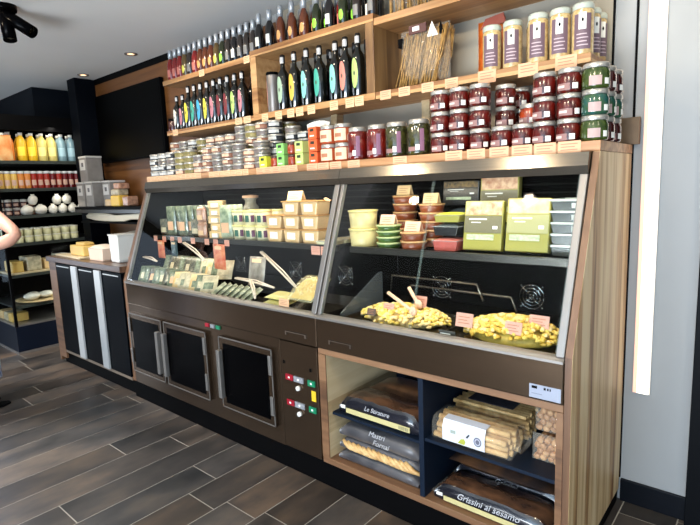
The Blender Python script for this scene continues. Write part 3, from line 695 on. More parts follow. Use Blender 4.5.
MB().prism([(.035, .20), (.06, .262), (.09, .20)], -.04, -.034, WHITE, 'xz').prism([(.085, .205), (.10, .255), (.12, .20)], -.035, -.030, BLACK, 'xz').build('bag_corner', sp)
MB().box(-.128, -.10, -.03, .0, .185, .225, BLACK).build('bag_clip', sp, bevel=.004)
ob = thing('pasta_bag', (-.535, .575, 1.817), 'narrow orange bag behind the tall purple-labelled jars', 'bag')
b = MB(); pillow(b, .062, .12, .03, mat('orange_bag', (196, 104, 30), .3, rgb2=(160, 70, 20), scale=20, coat=.3), crinkle=.05); o = b.build('pouch', ob); o.data.transform(Matrix.Translation((0, 0, .121)) @ Matrix.Rotation(PI/2, 4, 'X'))
MB().prism([(-.045, .205), (-.02, .245), (.06, .255), (.07, .215)], -.02, -.012, mat('bag_red_brown', (120, 44, 30), .4), 'xz').build('bag_top', ob)
# bags on the topmost shelf, only their feet are in view
for i, x in enumerate((-.93, -.78, -.63, -.47)):
    t = thing('pasta_bag', (x, .53, 2.147), 'clear bag of long pasta on the topmost shelf, %s from the left' % ORD[i], 'pasta', 'pasta bags on the topmost shelf')
    b = MB()
    for k in range(50): 
        xx = R.uniform(-.055, .055); yy = R.uniform(-.07, .03); b.tube([(xx, yy, .003), (xx+R.uniform(-.01, .01), yy, .22)], .003, PAST, 4)
    b.build('pasta', t)
    b = MB(); pillow(b, .066, .115, .05, film); o = b.build('film', t); o.data.transform(Matrix.Translation((0, -.02, .116)) @ Matrix.Rotation(PI/2, 4, 'X'))

# ================================================================== PRICE TAGS
def tagkind(w, h, m):
    t = thing('price_tag', (0, 0, 0), '', 'price tag')
    MB().box(-w/2, w/2, -.0012, 0, -h/2, h/2, m).build('card', t)
    b = MB()
    for k in range(3): b.box(-w*.38, w*(.36-.12*(k % 2)), -.0016, -.0012, h*(.26-.22*k), h*(.31-.22*k), INK)
    b.build('print', t)
    return Kind(t)
TG = tagkind(.062, .040, TAGM); TG2 = tagkind(.05, .040, TAGW)
def tags(xs, y, z, where, K, sc=None, group=None):
    for i, x in enumerate(xs):
        K.put((x, y, z), 0, 'price tag %s, %s from the left' % (where, ORD[i]), group or 'price tags ' + where, sc=sc)
tags([-2.865+.0535*i for i in range(12)], .2352, 1.481, 'on the ledge below the leftmost tins', TG2)
tags([-2.145+.0535*i for i in range(7)], .2352, 1.481, 'on the ledge below the middle tins', TG2)
tags([-1.70+.064*i for i in range(5)], .2352, 1.481, 'on the ledge under the coloured cartons', TG)
tags([-1.31, -1.235, -1.155, -1.045, -.79], .2352, 1.480, 'on the ledge below the large jars', TG, (1.15, 1, 1))
tags([-.535, -.44, -.348, -.262, -.18, -.098], .2352, 1.482, 'on the ledge below the red jars', TG, (1.2, 1, 1.1))
tags([-.985, -.88, -.757, -.64], .413, 1.797, 'on the shelf below the spaghetti', TG)
tags([-.48, -.312, -.172], .413, 1.797, 'on the shelf under tall jars', TG, (1.25, 1, 1.25))
tags([-1.835, -1.72, -1.622, -1.552, -1.465, -1.305, -1.20, -1.14], .409, 1.789, 'on the front of the shelf box', TG2, (1.1, 1, 1.1))
tags([-2.78, -2.08, -2.0], .413, 1.797, 'on the lower left shelf edge', TG2, (1.3, 1, 1))
tags([-2.42, -1.97], .413, 2.132, 'on the upper left shelf edge', TG2, (1.1, 1, 1))
TGP = tagkind(.045, .036, TAGP)
tags([-2.90+.0+.09, -2.70, -2.60, -2.51, -2.36, -2.21, -2.12, -2.01], .2110, 1.083, 'hung on the left case shelf rail', TGP)
tags([-1.29, -1.225], .2110, 1.076, 'pink, at the right end of the left rail', TGP, (1.3, 1, 1.2))

# ================================================================== FOOD ON THE GLASS SHELF, RIGHT CASE
ZS = 1.1012
def tub(nm, r0, r1, h, body, lid, cat='tub', n=18, parts=None):
    t = thing(nm, (0, 0, 0), '', cat)
    MB().lathe([(r0, 0), (r0*1.02, .002), (r1, h-.008)], body, n).build('cup', t)
    MB().lathe([(r1*1.04, h-.009), (r1*1.06, h-.007), (r1*1.06, h-.002), (r1*.95, h-.001), (0, h-.001)], lid, n).build('lid', t)
    return Kind(t)
BRN = mat('brown_ragu', (120, 62, 34), .3, rgb2=(108, 50, 24), scale=30)
KB = tub('food_tub', .050, .058, .038, BRN, mat('clear_tan_lid', (206, 160, 110), .15, alpha=.75))
KGT = tub('food_tub', .048, .056, .026, mat('pesto_green', (76, 100, 40), .3, rgb2=(50, 78, 26), scale=30), mat('clear_green_lid', (186, 198, 140), .15, alpha=.75))
KYT = tub('food_tub', .060, .068, .085, mat('pale_yellow_tub', (212, 194, 136), .4, var=.15, scale=20), mat('cream_lid', (232, 216, 140), .3))
KCT = tub('food_tub', .058, .066, .070, mat('clear_tub', (150, 170, 176), .15, alpha=.55), mat('blue_rim_lid', (130, 160, 172), .25, alpha=.7))
for k in range(2): KYT.put((-1.055, .302, ZS+k*.0855), 0, 'pale yellow tub, %s of the pair at left of right case shelf' % lay[2][k], 'yellow tubs')
KYT.put((-1.058, .431, ZS), 0, 'single pale yellow tub behind the yellow pair', 'yellow tubs')
for k in range(3): KCT.put((-1.0, .565, ZS+k*.0705), 0, sc=(.85, .85, 1), label='clear grey tub, %s of the stack behind the yellow tubs' % lay[3][k], group='clear tubs')
for k in range(4): KGT.put((-.90, .294, ZS+k*.0265), 0, 'green pesto tub, %s of the stack of four' % lay[4][k], 'green pesto tubs')
for k in range(2): KB.put((-.765, .292, ZS+k*.0385), 0, 'brown sauce tub, %s of the short pair in front' % lay[2][k], 'brown sauce tubs')
for k in range(5): KB.put((-.750, .42, ZS+k*.0385), 0, 'brown sauce tub, %s up in the right tall stack' % ORD[k], 'brown sauce tubs')
for k in range(6): KB.put((-.925, .465, ZS+k*.0385), 0, 'brown sauce tub, %s up in the tallest stack' % ORD[k], 'brown sauce tubs')
def card_tent(w, h, m):
    t = thing('price_card', (0, 0, 0), '', 'price card')
    b = MB(); b.prism([(-.018, 0), (-.003, h), (0, h), (.018, 0), (.016, 0), (-.0015, h-.003), (-.016, 0)], -w/2, w/2, m); b.build('card', t)
    b = MB(); 
    for k in range(3): 
        zz = h*(.25+.2*k); yy = -.018+.015*zz/h-.0008
        b.box(-w*.35, w*(.3-.1*(k % 2)), yy-.0003, yy, zz, zz+.002, INK)
    b.build('print', t); return Kind(t)
CT = card_tent(.075, .045, mat('card_tan', (222, 186, 134), .7)); CTP = card_tent(.08, .042, mat('card_pinkish', (214, 170, 144), .7))
CT.put((-.925, .465, ZS+6*.0385), 0, 'tan price card on top of the tallest brown tub stack', 'price cards in the cases')
CT.put((-.750, .42, ZS+5*.0385), 0, 'tan price card on the right tall brown tub stack', 'price cards in the cases')
CTP.put((-.90, .294, ZS+4*.0265), 0, 'pink price card on the green pesto tubs', 'price cards in the cases')
CTP.put((-.765, .292, ZS+2*.0385), 0, 'pink price card on the short brown tub pair', 'price cards in the cases')
def lean_pack(w, h, d, m, topm, bandm, label, loc, lean, greenm=None, rz=0):
    """flat food tray leaning back, printed film with a window"""
    t = thing('ravioli_pack', loc, label, 'food pack', rz=rz)
    T = Matrix.Rotation(-lean, 4, 'X')
    MB().box(-w/2, w/2, 0, d, .002, h, m, T=T).build('tray', t, bevel=.004)
    MB().box(-w/2+.006, w/2-.006, -.0015, -.0003, h*.72, h-.004, topm, T=T).build('window', t)
    MB().box(-w/2+.004, w/2-.004, -.0016, -.0003, h*.36, h*.70, bandm, T=T).build('film_label', t)
    MB().box(-w*.36, w*.1, -.0022, -.0016, h*.62, h*.645, WHITE, T=T).box(-w*.3, -w*.05, -.0022, -.0016, h*.56, h*.575, WHITE, T=T).box(w*.26, w*.38, -.0022, -.0016, h*.44, h*.50, WHITE, T=T).box(-w*.4, w*.3, -.0022, -.0005, h*.22, h*.33, mat('pale_print', (186, 196, 160), .5, var=.4, scale=90), T=T).build('print', t)
    return t
OLV = mat('olive_tray', (144, 138, 62), .35); OLD = mat('olive_band', (112, 106, 84), .25); RAV = mat('ravioli_seen', (212, 176, 142), .4, rgb2=(168, 116, 88), scale=40)
RAVY = mat('ravioli_yellow', (226, 196, 150), .4, rgb2=(206, 150, 110), scale=30); BANDY = mat('mustard_band', (158, 154, 110), .25)
lean_pack(.165, .20, .03, OLV, RAV, OLD, 'olive green ravioli pack leaning at front, darker band, left of two', (-.445, .285, ZS+.006), .16)
lean_pack(.165, .205, .035, OLV, RAVY, BANDY, 'yellow-topped olive ravioli pack leaning at front, right of two', (-.262, .278, ZS+.009), .16)
def flat_pack(loc, w, d, h, m, top, label, cat='food pack', nm='food_pack', lidm=None):
    t = thing(nm, loc, label, cat)
    MB().prism([(-w/2+.008, 0), (w/2-.008, 0), (w/2, h*.8), (-w/2, h*.8)], -d/2, d/2, m, 'xz').build('tray', t, bevel=.002)
    MB().box(-w/2-.003, w/2+.003, -d/2-.003, d/2+.003, h*.8, h*.8+.003, lidm or CLEAR).build('rim', t)
    b = MB(); pillow(b, w/2-.004, d/2-.004, h*.22, top, cz=h*.8+.003); b.build('film', t)
    return t
flat_pack((-.600, .32, ZS), .115, .10, .05, mat('pink_ham', (176, 84, 76), .35, var=.2, scale=30), mat('pink_film', (196, 110, 100), .3), 'pink cured meat pack, lowest in the stack right of brown tubs')
flat_pack((-.600, .33, ZS+.063), .115, .11, .045, mat('black_tray', (26, 26, 28), .3), mat('clear_gloss', (70, 76, 80), .15), 'black tray on the pink cured meat pack')
flat_pack((-.598, .34, ZS+.118), .12, .11, .035, OLV, mat('yellow_green_film', (200, 206, 60), .3), 'bright yellow-green pack on top of the black tray')
lean_pack(.18, .11, .03, mat('black_tray', (26, 26, 28), .3), mat('nut_window', (130, 104, 62), .4, rgb2=(60, 48, 34), scale=70), mat('black_film', (34, 34, 32), .2), 'dark pack with brown pieces standing at the back behind the yellow-green one', (-.66, .515, ZS+.178), .10)
lean_pack(.17, .19, .035, OLV, RAV, OLD, 'olive ravioli pack standing raised behind the front two packs', (-.452, .455, ZS+.108), .10)
for i, (x, y) in enumerate(((-.66, .55), (-.455, .49))):
    flat_pack((x, y, ZS), .15, .11, .095 if i else .16, mat('black_tray', (26, 26, 28), .3), mat('clear_gloss', (70, 76, 80), .15), 'dark deep tray under the %s back pack' % ['left', 'right'][i])
KTR = thing('plastic_tray', (0, 0, 0), '', 'tray')
MB().prism([(-.058, 0), (.058, 0), (.068, .034), (-.068, .034)], -.075, .075, mat('smoke_tray', (84, 88, 86), .2, alpha=.7), 'xz').build('tray', KTR)
MB().box(-.070, .070, -.079, -.075, .033, .040, mat('clear_rim', (196, 200, 190), .2)).box(-.070, .070, .075, .079, .033, .040, mat('clear_rim')).box(-.071, -.067, -.079, .079, .033, .040, mat('clear_rim')).box(.067, .071, -.079, .079, .033, .040, mat('clear_rim')).build('rim', KTR)
MB().box(.005, .045, -.0765, -.0675, .008, .026, mat('tray_label', (176, 180, 176), .4)).build('sticker', KTR)
KTR = Kind(KTR)
for k in range(5): KTR.put((-.112, .38, ZS+k*.0415), 0, 'clear smoky tray, %s up in the stack at the right end' % ORD[k], 'stacked plastic trays')

# ------------------------------------------------ fresh pasta heaps on the deck, right case
ZD = .7926
def deck_tray(x0, x1, y0, y1, z0, label, h=.022):
    t = thing('steel_tray', ((x0+x1)/2, (y0+y1)/2, z0), label, 'tray'); a, c_ = (x1-x0)/2, (y1-y0)/2
    MB().box(-a, a, -c_, c_, 0, .003, STEEL).build('base', t)
    MB().box(-a, a, -c_, -c_+.003, .003, h, STEEL).box(-a, a, c_-.003, c_, .003, h, STEEL).box(-a, -a+.003, -c_, c_, .003, h, STEEL).box(a-.003, a, -c_, c_, .003, h, STEEL).build('rim', t)
    return t
deck_tray(-.99, -.50, .045, .34, ZD, 'steel tray under the gnocchi heap')
deck_tray(-.485, -.06, .045, .34, ZD, 'steel tray under the yellow pasta heap')
def heap(name, cx, cy, hx, hy, hz, z0, n, rad, m, label, flat=False):
    b = MB(); m = m if isinstance(m, list) else [m]
    b.blob((cx, cy, z0+.006), hx*.84, hy*.84, hz*.70, m[0], 20, 8)
    for i in range(n):
        a = R.uniform(0, 2*PI); r = math.sqrt(R.random())**.9
        x = cx+hx*r*math.cos(a); y = cy+hy*r*math.sin(a); z = z0+.010+hz*math.sqrt(max(0, 1-r*r))*.86+R.uniform(-.004, .006)
        T = Matrix.Rotation(R.uniform(0, PI), 4, 'Z') @ Matrix.Rotation(R.uniform(-.8, .8), 4, 'X')
        b.blob((x, y, z), rad*1.35, rad*.8, rad*(.45 if flat else .7), R.choice(m), 7, 5, T, jit=.12)
    # keep the mound above the tray
    b.v = [(x, y, max(z, z0+.0005)) for x, y, z in b.v]
    return tag(b.build(name), label, 'pasta', kind='stuff')
PY = [mat('fresh_pasta_yellow', (222, 190, 88), .5, var=.15, scale=60), mat('fresh_pasta_gold', (206, 166, 62), .5), mat('fresh_pasta_pale', (232, 202, 138), .5)]
heap('gnocchi', -.755, .188, .212, .116, .065, ZD+.0035, 520, .0105, PY[2:]+PY[:1], 'heap of pale yellow gnocchi at the left of the right case')
heap('fresh_pasta', -.27, .188, .185, .116, .085, ZD+.0035, 520, .0110, PY, 'heap of golden yellow fresh pasta at the right of the right case')
def prop_card(x, y, z, w, h, m, label, rz=0, lean=.25):
    t = thing('price_card', (x, y, z), label, 'price card', 'price cards in the pasta', rz)
    T = Matrix.Rotation(-lean, 4, 'X'); MB().box(-w/2, w/2, -.001, .001, 0, h, m, T=T).build('card', t)
    b = MB()
    for k in range(3): b.box(-w*.36, w*(.32-.15*(k % 2)), -.0016, -.001, h*(.25+.22*k), h*(.31+.22*k), INK, T=T)
    b.build('print', t)
for i, (x, y, z, w, h, m) in enumerate(((-.79, .12, .846, .055, .040, TAGP), (-.855, .085, .832, .045, .03, mat('dark_card', (84, 64, 54), .6)), (-.68, .20, .865, .055, .048, TAGP), (-.425, .10, .842, .07, .052, TAGP), (-.23, .09, .846, .062, .045, TAGP), (-.165, .16, .862, .07, .045, TAGP))):
    prop_card(x, y, z, w, h, m, ['pink price card standing in the left side of the gnocchi', 'small dark card at the far left of the gnocchi', 'pink card at the back of the gnocchi beside the tongs', 'large pink card at the left side of the golden pasta', 'pink price card low in front of the golden pasta', 'pink card at the upper right of the golden pasta'][i])
sg = tag(MB().box(-.505, -.435, .052, .055, .810, .832, mat('card_dark_grey', (58, 56, 50), .5)).box(-.498, -.455, .0512, .052, .818, .822, WHITE).build('name_sign'), 'small black name sign between the two pasta heaps', 'sign')
for i, (a, c_) in enumerate((((-.795, .13, .93), (-.665, .12, .868)), ((-.735, .20, .945), (-.67, .17, .885)))):
    tag(MB().tube([a, tuple((Vector(a)+Vector(c_))/2), c_], .0075, mat('wood_pinkish', (222, 180, 150), .5), 8).blob(c_, .02, .008, .02, mat('wood_pinkish'), 8, 6).build('serving_spoon'), 'pinkish serving handle sticking out of the gnocchi, ' + ['front one', 'rear one'][i], 'utensil', 'serving utensils')
# raised clear divider at the left of the right case
tag(MB().prism([(.05, .80), (.05, .83), (.33, .97), (.36, .97), (.36, .80)], -1.0, -.996, mat('smoke_divider', (90, 96, 100), .1, alpha=.5)).build('divider_panel'), 'slanted smoky divider panel left of the gnocchi tray', 'divider')

# ================================================================== LEFT CASE GOODS
# glass shelf
VG = mat('vacuum_pack_green', (132, 140, 116), .22, rgb2=(70, 82, 68), scale=30, coat=.4); VP = mat('vacuum_pack_pink', (196, 150, 122), .3, rgb2=(150, 110, 90), scale=30)
VD = mat('vacuum_pack_dark', (52, 58, 54), .2, rgb2=(120, 116, 100), scale=35); VW = mat('vacuum_pack_white', (204, 190, 158), .35, rgb2=(160, 150, 124), scale=30)
def slab_kind(w, h, d, m, nm='vacuum_pack', labm=None):
    t = thing(nm, (0, 0, 0), '', 'food pack')
    b = MB(); pillow(b, w/2, h/2, d/2, m, ex=6); o = b.build('pack', t); o.data.transform(Matrix.Translation((0, 0, h/2+.001)) @ Matrix.Rotation(PI/2, 4, 'X'))
    MB().box(-w*.3, w*.3, -d/2-.001, -d/2+.001, h*.18, h*.48, labm or TAGM).build('label', t)
    return Kind(t)
SG = slab_kind(.09, .195, .022, VG); SG2 = slab_kind(.09, .11, .02, VD, labm=VW)
for i in range(4): SG2.put((-2.80+.026*i, .28+.028*i, ZS), .12, 'dark small vacuum pack, %s from left on the left case shelf' % ORD[i], 'standing vacuum packs')
for i in range(4): SG.put((-2.715+.026*i, .285+.03*i, ZS), .12, 'tall grey-green vacuum pack, %s of the left bunch' % ORD[i], 'standing vacuum packs')
for i in range(5): SG.put((-2.575+.026*i, .285+.03*i, ZS), .12, 'tall grey-green vacuum pack, %s of the right bunch' % ORD[i], 'standing vacuum packs')
for i in range(4): SG2.put((-2.43+.026*i, .285+.028*i, ZS), .12, 'dark small vacuum pack, %s after the tall bunches' % ORD[i], 'standing vacuum packs')
PK = slab_kind(.085, .095, .035, VP, 'meat_pack', labm=TAGW)
for i in range(2): PK.put((-2.30, .25, ZS+i*.096), 0, 'pinkish meat pack, %s of its stack on the left case shelf' % lay[2][i], 'pinkish meat packs')
CH = mat('cheese_cream', (220, 186, 134), .45, var=.12, scale=20)
def wedge(nm, w, d, h, m, lab=True):
    t = thing(nm, (0, 0, 0), '', 'cheese')
    MB().prism([(-w/2, -d/2), (w/2, -d/2*.6), (w*.3, d/2), (-w*.35, d/2)], 0, h, m, 'xy').build('piece', t, bevel=.004)
    if lab: MB().box(-w*.25, w*.25, -d/2-.001, -d*.38, h*.15, h*.7, WHITE).build('label', t)
    return Kind(t)
WG = wedge('cheese_wedge', .10, .08, .045, CH)
for k, (x, y, rz) in enumerate(((-2.17, .28, .1), (-2.16, .28, -.15), (-2.175, .285, .2), (-2.16, .28, 0), (-2.17, .285, .25))): WG.put((x, y, ZS+k*.0455), rz, 'cream cheese wedge, %s up in the leaning pile' % ORD[k], 'cheese wedges')
SGT = slab_kind(.10, .20, .03, mat('pack_white_green', (184, 190, 160), .3, rgb2=(96, 116, 94), scale=22), labm=TAGM)
for i in range(3): SGT.put((-2.08+.008*i, .27+.034*i, ZS), .15, 'tall white and green pack, %s from the front' % ORD[i], 'tall white and green packs')
b = thing('glass_jar', (-2.09, .47, ZS), 'round glass jar at the back of the left case shelf under the hood', 'jar')
MB().lathe([(.04, 0), (.052, .01), (.05, .18), (.035, .20), (.035, .22), (.045, .235)], mat('clear_jar', (186, 180, 160), .15, alpha=.6), 16).build('jar_body', b); MB().lathe([(.05, .2352), (.05, .25), (0, .255)], TAGM, 14).build('lid', b)
# white yoghurt tubs with green labels
KW = thing('yoghurt_tub', (0, 0, 0), '', 'tub')
MB().lathe([(.04, 0), (.048, .075)], mat('tub_white', (214, 204, 166), .35), 14).arc(.0475, .02, .058, -60, -20, mat('dk_green', (30, 84, 66), .5), 4).arc(.0475, .02, .058, -5, 25, mat('dk_green'), 4).arc(.0475, .02, .058, 38, 62, mat('dk_purple', (90, 40, 70), .5), 4).build('cup', KW)
MB().lathe([(.05, .0755), (.051, .084), (0, .084)], mat('lid_yellowish', (222, 210, 140), .35), 14).build('lid', KW)
KW = Kind(KW)
for i, x in enumerate((-1.965, -1.861, -1.757)):
    for k in range(2):
        KW.put((x, .285, ZS+k*.0845), .1, 'white tub with green marks, %s of the %s pair' % (lay[2][k], ORD[i]), 'white green-marked tubs')
for i, x in enumerate((-1.965, -1.861, -1.757)):
    for k in range(2): KW.put((x, .40, ZS+k*.0845), .1, 'white tub in the second row, %s of the %s pair' % (lay[2][k], ORD[i]), 'white green-marked tubs')
# clear rectangular tubs of cream filling
KC = thing('clear_tub', (0, 0, 0), '', 'tub')
MB().prism([(-.050, 0), (.050, 0), (.062, .066), (-.062, .066)], -.05, .05, mat('tub_cream', (214, 178, 128), .3, var=.1, scale=20), 'xz').build('cup', KC, bevel=.006)
MB().box(-.066, .066, -.055, .055, .0665, .0725, mat('tub_lid_tan', (198, 148, 88), .25)).build('lid', KC, bevel=.002)
MB().box(-.03, .03, -.0535, -.0505, .018, .054, WHITE).build('label', KC)
KC = Kind(KC)
for i, x in enumerate((-1.635, -1.50, -1.365)):
    for k in range(3 if i else 2): KC.put((x, .30, ZS+k*.073), 0, 'cream tub with white label, %s of the %s stack' % (lay[3 if i else 2][k], ['left', 'middle', 'right'][i]), 'cream tubs with white labels')
for k in range(3): KC.put((-1.60, .43, ZS+k*.073), 0, 'cream tub with white label, %s of the stack behind' % lay[3][k], 'cream tubs with white labels')
CT.put((-1.50, .30, ZS+3*.073), .1, 'tan price card on the middle cream tub stack', 'price cards in the cases', sc=(1.3, 1.2, 1.1))
for i in range(3): flat_pack((-1.245+.0*i, .27+.11*i, ZS), .11, .09, .022, mat('flat_cream', (206, 198, 160), .4), VW, 'flat pale pack at the right end of left shelf, %s from front' % ORD[i])

# deck of the left case
def lying_pack(x, y, z, w, d, th, m, rx, rz, label, group, labm=None, nm='vacuum_pack'):
    t = thing(nm, (x, y, z), label, 'food pack', group); t.rotation_euler = (rx, 0, rz)
    b = MB(); pillow(b, w/2, d/2, th/2, m, cz=th/2, ex=5, crinkle=.05); b.build('pack', t)
    if labm: MB().box(-w*.3, w*.3, -d*.32, d*.05, th-.001, th+.0012, labm).build('label', t)
    return t
def fan_row(n, x0, dx, y, zb, w, d, th, mats, rx, rz, label, group, labms=None):
    for i in range(n):
        lying_pack(x0+dx*i, y, zb+d/2*math.sin(rx)+.002, w, d, th, mats[i % len(mats)], rx, rz, label % ORD[i], group, labms[i % len(labms)] if labms else None)
OCH = mat('ochre_pack', (206, 164, 104), .35, rgb2=(224, 206, 160), scale=16)
fan_row(7, -2.785, .06, .112, .8005, .10, .12, .019, [VG, VG, VD], .95, .55, 'grey-green pack in the fanned front row at left, %s from left', 'fanned packs on the left case deck', [VW, None, TAGM, None])
fan_row(6, -2.365, .06, .112, .8005, .10, .11, .019, [OCH, VW, VW, OCH, VG, VW], .95, .55, 'ochre or white cheese pack, %s from left in the front row middle', 'cheese packs on the left deck', [VW, VG])
fan_row(7, -2.755, .062, .279, .8465, .10, .13, .019, [VG, VD, VD], .95, .55, 'dark and green pack in the fanned rear row at left, %s from left', 'fanned packs on the left case deck', [None, VW, None])
fan_row(4, -2.32, .062, .279, .8465, .10, .13, .019, [VW, OCH, VG, VW], .95, .55, 'pale cheese pack in the rear row middle, %s from left', 'cheese packs on the left deck', [VG, VW])
GRN = mat('grana_pack', (206, 206, 176), .3, rgb2=(90, 100, 84), scale=24)
fan_row(7, -1.965, .052, .105, .8005, .09, .10, .011, [GRN], .62, -.5, 'white and dark sliced pack, %s from left in the right-hand fan', 'fanned slices packs')
for i in range(3): lying_pack(-2.06+.14*i, .038, .8008, .12, .022, .009, CH, 0, .0, 'pale yellow strip pack along the glass, %s from left' % ORD[i], 'strip packs at the glass')
FIS = mat('salmon_red', (186, 74, 44), .3, rgb2=(214, 140, 100), scale=26, coat=.4)
def hang(x, y, z0, w, h, label, m=FIS, rz=.2, lean=.35, th=.02):
    t = thing('salmon_pack', (x, y, z0), label, 'food pack', rz=rz)
    b = MB(); pillow(b, w/2, h/2, th/2, m, ex=6, crinkle=.05); o = b.build('pack', t); o.data.transform(Matrix.Rotation(-lean, 4, 'X') @ Matrix.Translation((0, 0, h/2+.001)) @ Matrix.Rotation(PI/2, 4, 'X'))
    MB().box(-w*.28, w*.28, -th/2-.001, -th/2+.001, h*.80, h*.93, TAGW, T=Matrix.Rotation(-lean, 4, 'X')).build('label', t)
hang(-2.715, .192, .955, .085, .120, 'red-orange salmon pack hanging at the left below the glass shelf', lean=.0, rz=.0, th=.012)
hang(-2.07, .195, .925, .115, .150, 'large red-orange salmon pack hanging in the middle of the left case', rz=.0, lean=.0, th=.014)
hang(-2.56, .196, .975, .075, .10, 'small dark slate pack hanging between the two salmon packs', mat('slate_pack', (60, 78, 82), .3, var=.3, scale=20), lean=.0, rz=.0, th=.012)
hang(-1.79, .225, .8468, .125, .165, 'silver-grey pack with pale top standing on the deck', mat('silver_pack', (150, 142, 130), .25, rgb2=(90, 84, 78), scale=20, stretch=(1, 1, .6)), .1, .2)
for i, (x, y, z, w, d) in enumerate(((-1.455, .115, .809, .17, .10), (-1.455, .122, .835, .165, .10))):
    lying_pack(x, y, z, w, d, .022, mat('pale_olive_pack', (196, 186, 116), .35, var=.15, scale=18), .15, .0, ['front', 'rear'][i] + ' flat pale yellow pack at the right of the left deck', 'flat yellow packs')
yb = thing('pasta_bag', (-1.272, .150, .872), 'bulging clear bag of yellow fresh pasta at right of the left deck', 'pasta')
b = MB(); pillow(b, .070, .075, .028, PY[1], cz=.03, ex=2.5, crinkle=.18)
for i in range(80):
    a = R.uniform(0, 2*PI); q = math.sqrt(R.random()); x = .062*q*math.cos(a); y = .066*q*math.sin(a); a2 = R.uniform(0, PI); zz = .03+.030*math.sqrt(max(.05, 1-q*q))
    b.tube([(x-.016*math.cos(a2), y-.016*math.sin(a2), zz-.003), (x, y, zz+.005), (x+.016*math.cos(a2+.6), y+.016*math.sin(a2+.6), zz-.003)], .0034, R.choice(PY), 5)
b.build('pasta', yb)
b = MB(); pillow(b, .084, .088, .046, mat('bag_film_warm', (236, 226, 180), .12, alpha=.25), cz=.03, ex=2.4, crinkle=.12); b.build('film', yb)
yb.rotation_euler = (.55, 0, .0)
prop_card(-1.345, .030, .8235, .07, .036, TAGM, 'tan price card in front of the yellow pasta bag', 0, .1)
PALE = mat('pale_plastic', (214, 196, 178), .3)
for i, (a, c_) in enumerate((((-2.44, .19, 1.070), (-2.19, .17, .975)), ((-2.83, .12, .965), (-2.66, .12, .945)), ((-1.88, .155, .895), (-1.56, .16, .87)), ((-1.82, .30, 1.03), (-1.45, .27, .815)), ((-1.72, .13, .90), (-1.585, .05, .83)))):
    a = Vector(a); c_ = Vector(c_)
    tag(MB().tube([a, (a+c_)/2+Vector((0, 0, .003)), c_], .006, PALE, 8, rf=lambda t: 1-.3*t).tube([a+Vector((0, .012, .002)), (a+c_)/2+Vector((0, .014, .012)), c_+Vector((0, .004, .001))], .004, PALE, 6).build('tongs'), ['long pale tongs hanging at an angle below the rail middle', 'pale tongs lying on the fanned fish packs', 'pale tongs lying level in front of the silver pack', 'long tongs slanting down behind the silver pack', 'short pale tongs reaching to the sill right of the sliced packs'][i], 'tongs', 'tongs on the left deck')
tag(MB().box(XL+.03, XJ-.04, .045, .45, .7925, .800, STEEL).box(XL+.03, -1.60, .195, .52, .8001, .8455, LINER).build('deck_insert'), 'stepped dark deck insert under the packs in the left case', 'tray')

